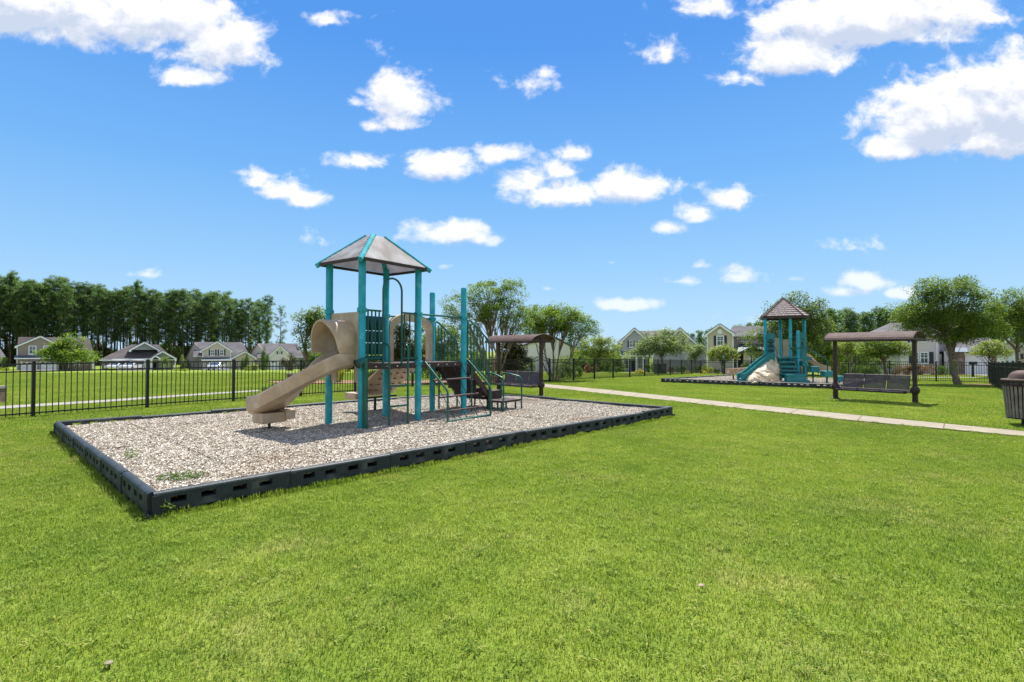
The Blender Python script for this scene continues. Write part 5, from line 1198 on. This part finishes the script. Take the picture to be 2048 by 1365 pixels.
# ------------------------------------------------------------------ houses
class House:
    def __init__(s, px, Y, ybase, label, name='house'):
        s.s = Y/FPX; s.px = px; s.yb = ybase; x = (px-1024)*s.s; s.z0 = HC+(702-ybase)*s.s
        s.c = cos(atan2(x, Y)); s.t = empty(name, (x, Y, s.z0), -atan2(x, Y), label, 'house'); s.g = gz(x, Y)-s.z0
    def x(s, p): return (p-s.px)*s.s*s.c
    def z(s, y): return (s.yb-y)*s.s
    def wall(s, x0, x1, y, d0, d1, mt, base=None):
        m = MB(); m.box((s.x(x0), d0, -1.5 if base is None else s.z(base)), (s.x(x1), d1, s.z(y))); return m.build('wall', mt, s.t)
    def gwall(s, poly, d0, d1, mt):
        m = MB(); m.prism([(s.x(a), s.z(b)) for a, b in poly], d0, d1); return m.build('wall', mt, s.t)
    def gable(s, xl, yl, xp, yp, xr, yr, d0, d1, rm, over=.35, trim=True):
        """gable facing the viewer"""
        m = MB(); a, p, b = Vector((s.x(xl), 0, s.z(yl))), Vector((s.x(xp), 0, s.z(yp))), Vector((s.x(xr), 0, s.z(yr))); D0, D1 = Vector((0, d0-over, 0)), Vector((0, d1, 0))
        m.slab([a+D0, p+D0, p+D1, a+D1][::-1], .14); m.slab([p+D0, b+D0, b+D1, p+D1][::-1], .14); r = m.build('roof', rm, s.t)
        if trim:
            k = MB(); dn = Vector((0, 0, -.11)); e = Vector((0, d0-over-.02, 0)); k.bar(a+e+dn, p+e+dn, .05, .26); k.bar(p+e+dn, b+e+dn, .05, .26)
            k.box((a.x-.02, d0-over-.05, a.z-.28), (a.x+.35, d0+.05, a.z-.06)); k.box((b.x-.35, d0-over-.05, b.z-.28), (b.x+.02, d0+.05, b.z-.06)); k.build('trim', MT['white'], r)
        return r
    def side(s, xl0, xr0, yr_, xl1, xr1, ye, d0, dr, d1, rm, ye2=None):
        """ridge across the view: eave line at depth d0, ridge at depth dr"""
        m = MB(); A, B_ = Vector((s.x(xl1), d0, s.z(ye))), Vector((s.x(xr1), d0, s.z(ye2 or ye))); C_, D_ = Vector((s.x(xr0), dr, s.z(yr_))), Vector((s.x(xl0), dr, s.z(yr_)))
        E_, F_ = Vector((B_.x, d1, B_.z)), Vector((A.x, d1, A.z))
        m.slab([A, B_, C_, D_], .12); m.slab([D_, C_, E_, F_], .12)
        if abs(xl0-xl1)*s.s > .5: m.slab([F_, A, D_], .12)
        if abs(xr0-xr1)*s.s > .5: m.slab([B_, E_, C_], .12)
        r = m.build('roof', rm, s.t); k = MB(); k.bar(A+Vector((0, -.05, -.12)), B_+Vector((0, -.05, -.12)), .06, .2); k.build('gutter', MT['white'], r); return r
    def win(s, x0, x1, y0, y1, d, sh=0, grid=(2, 2), mull=True):
        X0, X1, Z0, Z1 = s.x(x0), s.x(x1), s.z(y1), s.z(y0); m = MB(); w = min(.16, (X1-X0)*.13); y = d-.07
        m.box((X0, y, Z0), (X0+w, d+.02, Z1)); m.box((X1-w, y, Z0), (X1, d+.02, Z1)); m.box((X0+w, y, Z1-w), (X1-w, d+.02, Z1)); m.box((X0+w, y, Z0), (X1-w, d+.02, Z0+w)); m.box((X0-.05, y-.05, Z0-.08), (X1+.05, d+.02, Z0-.002))
        zm = (Z0+Z1)/2; m.box((X0+w, y+.01, zm-.04), (X1-w, d+.01, zm+.04)); xm = (X0+X1)/2
        if mull: m.box((xm-.025, y+.015, Z0+w), (xm+.025, d+.01, Z1-w)); m.box((X0+w, y+.015, (zm+Z1)/2-.02), (X1-w, d+.01, (zm+Z1)/2+.02))
        o = m.build('window', MT['white'], s.t); k = MB(); k.box((X0+w*.5, d-.02, Z0+w*.5), (X1-w*.5, d+.015, Z1-w*.5)); k.build('pane', MT['glass'], o)
        if sh:
            for a in ((X0-sh*s.s-.04, X0-.04), (X1+.04, X1+.04+sh*s.s)): k = MB(); k.box((a[0], d-.05, Z0), (a[1], d+.01, Z1)); k.build('shutter', MT['shutter'], o)
        return o
    def garage(s, x0, x1, y0, y1, d, lights=True):
        X0, X1, Z0, Z1 = s.x(x0), s.x(x1), s.z(y1), s.z(y0); m = MB(); n = 4
        for i in range(n): m.box((X0, d-.05, Z0+(Z1-Z0)*i/n+.015), (X1, d+.02, Z0+(Z1-Z0)*(i+1)/n-.015))
        m.box((X0, d-.03, Z0), (X1, d+.02, Z1)); o = m.build('garage_door', MT['white'], s.t)
        if lights:
            k = MB(); c = max(3, int((X1-X0)/.6)); 
            for i in range(c): k = MB(); a = X0+(X1-X0)*(i+.2)/c; k.box((a, d-.07, Z1-(Z1-Z0)*.19), (a+(X1-X0)*.6/c, d-.04, Z1-(Z1-Z0)*.06)); k.build('pane', MT['glass'], o)
    def box(s, nm, x0, x1, y0, y1, d0, d1, mt): m = MB(); m.box((s.x(x0), d0, s.z(y1)), (s.x(x1), d1, s.z(y0))); return m.build(nm, mt, s.t)
    def col(s, x0, y0, y1, d, w=.2): m = MB(); X0 = s.x(x0); m.box((X0-w/2, d-w/2, s.z(y1)), (X0+w/2, d+w/2, s.z(y0))); return m.build('column', MT['white'], s.t)
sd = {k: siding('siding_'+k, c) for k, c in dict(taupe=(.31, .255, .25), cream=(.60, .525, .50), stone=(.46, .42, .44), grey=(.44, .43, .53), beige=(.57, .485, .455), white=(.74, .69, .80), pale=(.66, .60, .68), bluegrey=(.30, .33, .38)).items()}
SH, SH2, SL = MT['shingle'], MT['shingle2'], MT['slate']
MT['stone'] = mat('stone_wall', (.20, .15, .12), .9, .35, 3, bump=.8, bs=6, c2=(.34, .28, .24))
dark = mat('dark_interior', (.012, .012, .014), .9, .1)
# 1 leftmost
h = House(115, 100, 744, 'taupe two storey house with a white garage at the far left')
h.side(34, 184, 673.5, 33, 197, 716, 4.5, 9, 15, SH, None)
h.wall(36, 192, 716, 5, 14.5, sd['taupe']); h.gwall([(37, 760), (127, 760), (127, 697), (81, 675.5), (37, 693.5)], 0, 9, sd['taupe'])
h.gable(33, 694, 81, 673, 131, 696, 0, 9, SH); h.win(58.6, 73.8, 692, 709, 0); h.win(86.5, 101.5, 692, 709, 0)
m = MB(); m.slab([Vector((h.x(33), -1.3, h.z(715.5))), Vector((h.x(128), -1.3, h.z(715.5))), Vector((h.x(128), .05, h.z(711))), Vector((h.x(33), .05, h.z(711)))], .1); m.build('porch_roof', SL, h.t)
h.box('fascia', 33, 128, 716, 718, -1.3, -1.2, MT['white']); h.box('trim', 36.5, 38.5, 694, 744, -.06, 0, MT['white']); h.garage(46, 76, 723.5, 744, 0); h.garage(80, 111, 723.5, 744, 0); h.box('trim', 44, 46, 721.5, 744, -.05, 0, MT['white']); h.box('trim', 111.2, 113.5, 721.5, 744, -.05, 0, MT['white'])
h.gable(128, 716, 160, 700, 197, 716.5, 1.5, 6, SH); h.gwall([(132, 760), (193, 760), (193, 717), (160, 702), (132, 716)], 2.2, 5, sd['taupe'])
for c in (190, 140, 118): h.col(c, 717, 744, 1.4, .35)
h.box('stone_base', 132, 186, 734, 748, 2.0, 2.2, MT['stone']); h.win(150, 162, 722, 737, 2.2); h.box('door', 120, 126, 722, 743, -.04, 0, dark)
# 2
h = House(280, 98, 743, 'low brown roofed house with an open dark garage, second from the left')
h.side(262, 318, 689, 201, 352, 719, 0, 5, 12, SH, None); h.wall(206, 350, 718.5, .6, 11.5, sd['taupe'])
h.gwall([(262, 700), (289.4, 685.5), (318, 700)], 1.6, 5, sd['bluegrey']); h.gable(258, 701, 289.4, 684, 321, 701, 1.3, 6, SH)
h.gwall([(302, 717), (326, 704), (350, 717)], -.8, 2, sd['bluegrey']); h.gable(298, 718, 326, 702.4, 355, 718, -1.0, 4, SH); h.gable(301, 718.2, 311, 711, 323, 718.2, -1.6, 1, SH)
h.box('garage_opening', 238, 259, 725, 743, .5, .62, dark); h.box('garage_opening', 265, 288, 725, 743, .5, .62, dark)
for a in (236.5, 262, 289.5): h.box('trim', a-1, a+1, 722, 743, .35, .6, MT['white'])
h.box('fascia', 225, 300, 718, 721, -.1, .2, MT['white'])
for c in (292, 303, 330, 353): h.col(c, 718, 743, -1.2, .3)
h.box('door', 308, 314, 724, 743, .5, .6, dark); h.win(228, 233, 728, 738, .6)
# 3
h = House(435, 104, 743, 'grey house with a shuttered front gable and white garage, third from the left')
h.gwall([(371.6, 760), (371.6, 718), (387, 686), (405, 702), (405, 760)], 5, 12, sd['stone'])
h.side(387, 489, 683.6, 386, 504, 712, 3, 8, 13, SH2); h.wall(398, 500, 712, 3.6, 12, sd['stone'])
m = MB(); m.slab([Vector((h.x(371), 4.6, h.z(718))), Vector((h.x(387.5), 4.6, h.z(683))), Vector((h.x(387.5), 13, h.z(683))), Vector((h.x(371), 13, h.z(718)))][::-1], .12); m.build('roof', SH2, h.t)
h.gwall([(405, 760), (462, 760), (462, 702), (434.3, 686), (405, 702)], 0, 6, sd['cream']); h.gable(400, 703, 434.3, 683.5, 465, 702.5, 0, 7, SH2)
h.win(421, 430, 699.5, 711.5, 0, 2.4); h.win(439, 448, 699.5, 711.5, 0, 2.4)
m = MB(); m.slab([Vector((h.x(404), -1.3, h.z(719))), Vector((h.x(463), -1.3, h.z(719))), Vector((h.x(463), .05, h.z(715))), Vector((h.x(404), .05, h.z(715)))], .1); m.build('porch_roof', SL, h.t); h.box('fascia', 404, 463, 719, 721.5, -1.3, -1.2, MT['white'])
h.garage(412, 455, 724, 743, 0); h.box('trim', 405, 407, 703, 743, -.05, 0, MT['white']); h.box('trim', 460.5, 462, 703, 743, -.05, 0, MT['white'])
h.gwall([(470, 760), (513, 760), (513, 717), (491.4, 705), (470, 716)], 1.2, 4, sd['cream']); h.gable(463, 717.5, 491.4, 703, 517, 717.5, 1, 6, SH2)
h.box('door', 467, 474, 723, 742, 1.1, 1.2, mat('brick_entry', (.10, .055, .045), .9, .3)); h.col(462.5, 718, 743, .5, .3)
# 4
h = House(560, 108, 743, 'cream gabled house, fourth from the left, partly hidden by the hooded slide')
h.gwall([(502, 760), (502, 706), (514.5, 688), (531, 706), (531, 760)], 4, 11, sd['cream']); h.side(514.5, 597, 686.4, 514, 611, 714, 2.5, 8, 13, SH2)
m = MB(); m.slab([Vector((h.x(500), 3.6, h.z(709))), Vector((h.x(514.8), 3.6, h.z(686))), Vector((h.x(514.8), 12, h.z(686))), Vector((h.x(500), 12, h.z(709)))][::-1], .12); m.build('roof', SH2, h.t)
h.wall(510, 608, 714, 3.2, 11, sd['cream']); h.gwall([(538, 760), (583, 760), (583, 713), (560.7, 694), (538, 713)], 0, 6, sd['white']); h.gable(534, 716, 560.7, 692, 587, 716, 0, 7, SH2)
h.win(512, 515.5, 702, 711, 4); h.win(516.5, 520, 702, 711, 4); h.win(556.5, 562, 703, 709, 0, 2.2); h.garage(543, 552, 722, 743, 0); h.win(566, 576, 722, 735, 0); h.win(592, 600, 720, 734, 3.2)
# white house behind the crape myrtles
h = House(1090, 62, 752, 'plain white two storey house behind the crape myrtles')
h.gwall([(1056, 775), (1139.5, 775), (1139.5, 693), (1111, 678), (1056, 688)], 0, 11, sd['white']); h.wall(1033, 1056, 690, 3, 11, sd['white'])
h.gable(1052, 690, 1111, 676, 1142, 694, 0, 11, SH2, .25, False)
m = MB(); m.slab([Vector((h.x(1030), 2.4, h.z(691))), Vector((h.x(1057), 2.4, h.z(688))), Vector((h.x(1075), 7, h.z(680))), Vector((h.x(1034), 7, h.z(680)))], .12); m.build('roof', SH2, h.t)
h.win(1039.5, 1043.5, 696, 706, 3, 1.6); h.win(1051, 1055, 695, 705, 2.96, 0); h.win(1060, 1064, 715, 730, 0)
# grey gabled house
h = House(1325, 80, 744, 'wide grey house with two front gables behind the spreading oak')
h.side(1270, 1360, 657.5, 1232, 1400, 690, 2, 9, 14, SH2, 700)
h.gwall([(1243, 765), (1296, 765), (1296, 676), (1268.4, 659), (1243, 681)], 0, 8, sd['grey']); h.gable(1239, 684, 1268.4, 656.4, 1299, 684, 0, 9, SH2)
h.gwall([(1300, 765), (1412, 765), (1412, 706), (1360, 659), (1308, 706)], 1, 13, sd['grey']); h.gable(1302, 712, 1360, 656.4, 1416, 709, 1, 13, SH2)
h.side(1248, 1262, 664, 1229, 1262, 682, 3, 8, 12, SH2); h.wall(1231, 1245, 682, 3.5, 12, sd['grey'])
h.win(1257, 1265.5, 681, 695, 0, 2.6); h.win(1276, 1284, 681, 695, 0, 2.6)
m = MB(); m.slab([Vector((h.x(1236), -1.8, h.z(711))), Vector((h.x(1298), -1.8, h.z(711))), Vector((h.x(1296), .05, h.z(703))), Vector((h.x(1240), .05, h.z(703)))], .1); m.build('porch_roof', SL, h.t); h.box('fascia', 1236, 1298, 711, 713.5, -1.8, -1.7, MT['white'])
for c in (1245, 1259, 1273, 1287): h.col(c, 713, 743, -1.5, .28)
h.box('door', 1262, 1269, 722, 743, -.05, 0, dark); h.win(1275, 1284, 722, 738, 0); h.win(1248, 1256, 722, 738, 0)
# beige house
h = House(1470, 72, 747, 'beige house with a round gable vent and blue shuttered window')
h.side(1470, 1545, 648, 1448, 1572, 669, 4, 8, 13, SH2, 669); h.wall(1466, 1560, 669, 5, 12, sd['beige'])
h.gwall([(1413, 770), (1467, 770), (1467, 668), (1439.5, 650), (1413, 668)], 0, 8, sd['beige']); h.gable(1409, 670, 1439.5, 648.4, 1470, 669, 0, 9, SH2)
m = MB(); m.lathe((0, 0, 0), [(.02, 0), (.26, 0), (.34, .0), (.34, .08), (.02, .08)], 20); o = m.build('gable_vent', MT['white'], h.t); o.location = (h.x(1439.5), .0, h.z(663)); o.rotation_euler = (pi/2, 0, 0)
h.win(1432.5, 1448, 671.5, 692, 0, 4.5, (2, 2)); h.win(1483, 1494.5, 672, 682.5, 5); h.box('corner_trim', 1465, 1467.2, 668, 747, -.05, 0, MT['white']); h.box('corner_trim', 1412.8, 1415, 668, 747, -.05, 0, MT['white']); h.box('fascia', 1467, 1560, 669, 671.5, 3.9, 4.0, MT['white'])
m = MB(); m.slab([Vector((h.x(1474), .6, h.z(704))), Vector((h.x(1535), .6, h.z(704))), Vector((h.x(1530), 5, h.z(687))), Vector((h.x(1480), 5, h.z(687)))], .1); m.build('porch_roof', SL, h.t)
h.gwall([(1487, 770), (1530, 770), (1530, 704), (1487, 704)], 1.2, 5, sd['beige']); h.gable(1482, 705, 1506, 694, 1533, 705, 1.0, 5, SH2, .35, False)
h.box('door', 1476, 1486, 709, 744, 4.9, 5, mat('red_door', (.05, .022, .02), .5, .1)); h.box('column', 1473.5, 1475.5, 705, 747, 1.0, 1.3, MT['white']); h.win(1499, 1512, 713, 730, 1.2)
h.wall(1560, 1620, 700, 6, 12, sd['beige'])
# pale house on the right
h = House(1840, 57, 748, 'large pale grey house with dark shutters and a stone garage wing behind the elm')
h.side(1772, 1905, 636.5, 1712, 1935, 668, 3, 10, 16, SH2); h.wall(1722, 1903, 668, 3.6, 15, sd['pale']); h.wall(1800, 1878, 672, .6, 4, sd['pale'])
m = MB(); m.slab([Vector((h.x(1796), .2, h.z(672))), Vector((h.x(1882), .2, h.z(672))), Vector((h.x(1870), 5, h.z(650))), Vector((h.x(1808), 5, h.z(650)))], .12); m.build('roof', SH2, h.t)
h.win(1839.5, 1857, 704.5, 728, .6, 0, mull=True); h.box('shutter', 1858.5, 1866.5, 704.5, 728, .52, .6, MT['shutter']); h.win(1826, 1837, 705, 728, .6); h.box('shutter', 1817, 1824, 705, 728, .52, .6, MT['shutter'])
h.win(1843, 1855, 671, 684, .58); h.win(1820, 1830, 674, 686, .6, 3); 
for a in (1719, 1733, 1750): h.win(a, a+5, 709, 726, 3.6, 0, mull=False)
h.box('corner_trim', 1872, 1874.5, 672, 748, .5, .6, MT['white']); h.box('door_recess', 1874.5, 1892, 703.5, 748, 3.4, 3.6, dark); h.box('door', 1879, 1884, 709, 746, 3.3, 3.4, MT['white']); h.col(1892.5, 703, 748, 1.5, .4)
h.wall(1906, 1924, 702, -.8, 8, MT['stone']); h.wall(1924, 1982, 706, -.6, 8, MT['stone'])
h.garage(1925, 1972, 710, 748, -.65, False); h.box('garage_trim', 1922.5, 1975, 706, 710, -.8, -.6, MT['white'])
m = MB(); m.slab([Vector((h.x(1900), -1.3, h.z(704))), Vector((h.x(1990), -1.3, h.z(704))), Vector((h.x(1978), 4, h.z(676))), Vector((h.x(1912), 4, h.z(676)))], .12); m.build('garage_roof', SH2, h.t)
m = MB(); m.slab([Vector((h.x(1893), -1.4, h.z(704))), Vector((h.x(1930), -1.4, h.z(704))), Vector((h.x(1930), .2, h.z(696))), Vector((h.x(1897), .2, h.z(696)))], .1); m.build('porch_roof', SL, h.t)
# far right house
h = House(2020, 60, 746, 'cream gabled house with a white garage at the right edge')
h.gwall([(1990, 770), (2052, 770), (2052, 690), (2023, 675.5), (1990, 698)], 0, 9, sd['cream']); h.gable(1984, 702, 2023, 673.6, 2062, 700, 0, 9, SH2); h.wall(2052, 2140, 697, .5, 9, sd['cream'])
h.side(2050, 2120, 676, 2046, 2150, 697, .2, 5, 9, SH2); h.garage(1986, 2040, 711, 746, -.05, False); h.box('fascia', 2040, 2145, 697, 700, .0, .1, MT['white'])
m = MB(); a = Vector((h.x(2043.5), -.15, h.z(713))); m.box(a+Vector((-.12, -.12, -.3)), a+Vector((.12, .12, .15))); m.add([a+Vector((-.16, -.16, .15)), a+Vector((.16, -.16, .15)), a+Vector((.16, .16, .15)), a+Vector((-.16, .16, .15)), a+Vector((0, 0, .35))], [(0, 1, 4), (1, 2, 4), (2, 3, 4), (3, 0, 4)]); m.build('wall_lamp', MT['black'], h.t)
h = House(-20, 112, 742, 'pale house half hidden behind the trees at the far left edge'); h.wall(-40, 8, 712, 1, 8, sd['pale']); h.side(-30, 0, 696, -44, 12, 713, 0, 4, 9, SH2)
# driveways (concrete on the ground before the garages)
for a, b, c, d in ((40, 116, 100, 88), (236, 292, 98, 88), (408, 462, 104, 92)):
    quadstrip('driveway', [((a-1024)/FPX*c, c-.2), ((b-1024)/FPX*c, c-.2), ((b-1024)/FPX*d, d), ((a-1024)/FPX*d, d)], .06)
quadstrip('driveway', [(47, 56.5), (54.5, 56.5), (44, 38.5), (37, 38.8)], .04)
# ------------------------------------------------------------------ cars
carp = mat('silver_car_paint', (.55, .57, .6), .25, .03, 1, metal=.3, coat=1); tyre = mat('tyre', (.015, .015, .016), .8, .1)
def car(x, y, rz, paint, label):
    t = empty('parked_car', (x, y, gz(x, y)+.06), rz, label, 'car', 'cars at the left houses')
    m = MB(); m.prism([(-2.25, .35), (2.25, .35), (2.3, .62), (2.2, .82), (1.2, .98), (.55, 1.42), (-1.2, 1.46), (-1.95, 1.05), (-2.25, .95)], -.88, .88); m.build('body', paint, t, bevel=.08)
    m = MB(); m.prism([(1.08, 1.0), (.52, 1.38), (-1.15, 1.41), (-1.8, 1.04)], -.89, .89); m.build('side_window', MT['glass'], t)
    m = MB(); m.slab([Vector((1.27, -.72, .98)), Vector((1.27, .72, .98)), Vector((.62, .62, 1.40)), Vector((.62, -.62, 1.40))], .02); m.build('windscreen', MT['glass'], t)
    for xx in (-1.4, 1.42):
        for s in (-1, 1):
            m = MB(); m.tube([(xx, s*.72, .32), (xx, s*.92, .32)], .33, 18); w = m.build('wheel', tyre, t); k = MB(); k.tube([(xx, s*.915, .32), (xx, s*.93, .32)], .2, 14); k.build('rim', MT['white'], w)
    for s in (-1, 1): m = MB(); m.ball((2.22, s*.62, .72), .13, 8, 6, (.5, 1, .7)); m.build('headlight', MT['white'], t); m = MB(); m.box((-2.27, s*.62-.12, .75), (-2.2, s*.62+.12, .9)); m.build('tail_light', mat('tail_light', (.4, .01, .01)), t)
p = at(432, 743, 96); car(p.x, p.y, -pi/2+.25, carp, 'silver car parked before the white garage of the third house')
w_ = mat('white_car_paint', (.6, .6, .62), .3, .03, 1, coat=1)
p = at(248, 743, 97); car(p.x, p.y-1.4, -pi/2, w_, 'pale car parked nose out in the left bay of the open garage'); p = at(277, 743, 97); car(p.x, p.y-1.4, -pi/2, w_, 'pale car parked nose out in the right bay of the open garage')
# ------------------------------------------------------------------ small street things
x, y = 7.2, 51; t = empty('fire_hydrant', (x, y, gz(x, y)), 0, 'small red fire hydrant in the grass beyond the fence right of the gate', 'fire hydrant')
red = mat('hydrant_red', (.42, .03, .025), .4, .15, 6)
m = MB(); m.lathe((0, 0, 0), [(.16, -.05), (.16, .05), (.11, .07), (.11, .52), (.14, .54), (.14, .57), (.12, .62), (.07, .70), (.03, .72), (.03, .77), (.005, .77)], 14); m.build('barrel', red, t)
m = MB(); m.tube([(-.2, 0, .42), (.2, 0, .42)], .055, 10); m.tube([(0, -.2, .38), (0, 0, .38)], .07, 10); m.build('nozzle', red, t)
p = at(1320, 741, 48); t = empty('utility_box', (p.x, p.y, gz(p.x, p.y)), .2, 'grey green utility cabinet in the grass left of the small oak trunk', 'utility box')
gbx = mat('utility_green', (.05, .08, .06), .5, .1); m = MB(); m.box((-.42, -.4, -.1), (.42, .4, .85)); m.build('cabinet', gbx, t, bevel=.02); m = MB(); m.box((-.45, -.44, .86), (.45, .43, .93)); m.build('cabinet_lid', gbx, t, bevel=.02)
for q_, lb in ((gp(580, 766), 'short brown post with a pale cap in the field above the end of the slide'), (gp(-3, 806), 'short brown post with a pale cap at the left edge beyond the fence')):
  p = q_; t = empty('path_marker', (p.x, p.y, gz(p.x, p.y)), 0, lb, 'post')
  m = MB(); m.box((-.12, -.12, -.1), (.12, .12, .42)); m.build('shaft', MT['bark'], t); m = MB(); m.box((-.14, -.14, .42), (.14, .14, .49)); m.build('cap', MT['concrete'], t)
def lamp(px, ytop, Y, label):
    x = (px-1024)/FPX*Y; g = gz(x, Y); H = HC+(702-ytop)*Y/FPX-g; t = empty('street_lamp', (x, Y, g), 0, label, 'street lamp')
    m = MB(); m.lathe((0, 0, 0), [(.10, -.05), (.10, .25), (.05, .35), (.04, H-.45), (.07, H-.42)], 10); m.build('pole', MT['green'], t)
    m = MB(); m.lathe((0, 0, H-.42), [(.07, 0), (.13, .25), (.13, .27)], 10); m.build('lantern', MT['glass'], t); m = MB(); m.lathe((0, 0, H-.15), [(.16, 0), (.1, .09), (.02, .15)], 10); m.build('lamp_cap', MT['green'], t)
lamp(1447, 713, 50, 'slim green garden lamp post in front of the beige house'); 
x, y = 33.5, 42; t = empty('mailbox', (x*1.1, y, gz(x*1.1, y)), 0, 'black mailbox at the kerb behind the leaning elm', 'mailbox')
m = MB(); m.box((-.05, -.05, -.1), (.05, .05, 1.0)); m.build('mailbox_post', BK, t); m = MB(); m.prism([(-.12, 1.0), (.12, 1.0), (.12, 1.15), (.08, 1.24), (0, 1.27), (-.08, 1.24), (-.12, 1.15)], -.28, .25); m.build('mailbox_body', BK, t)
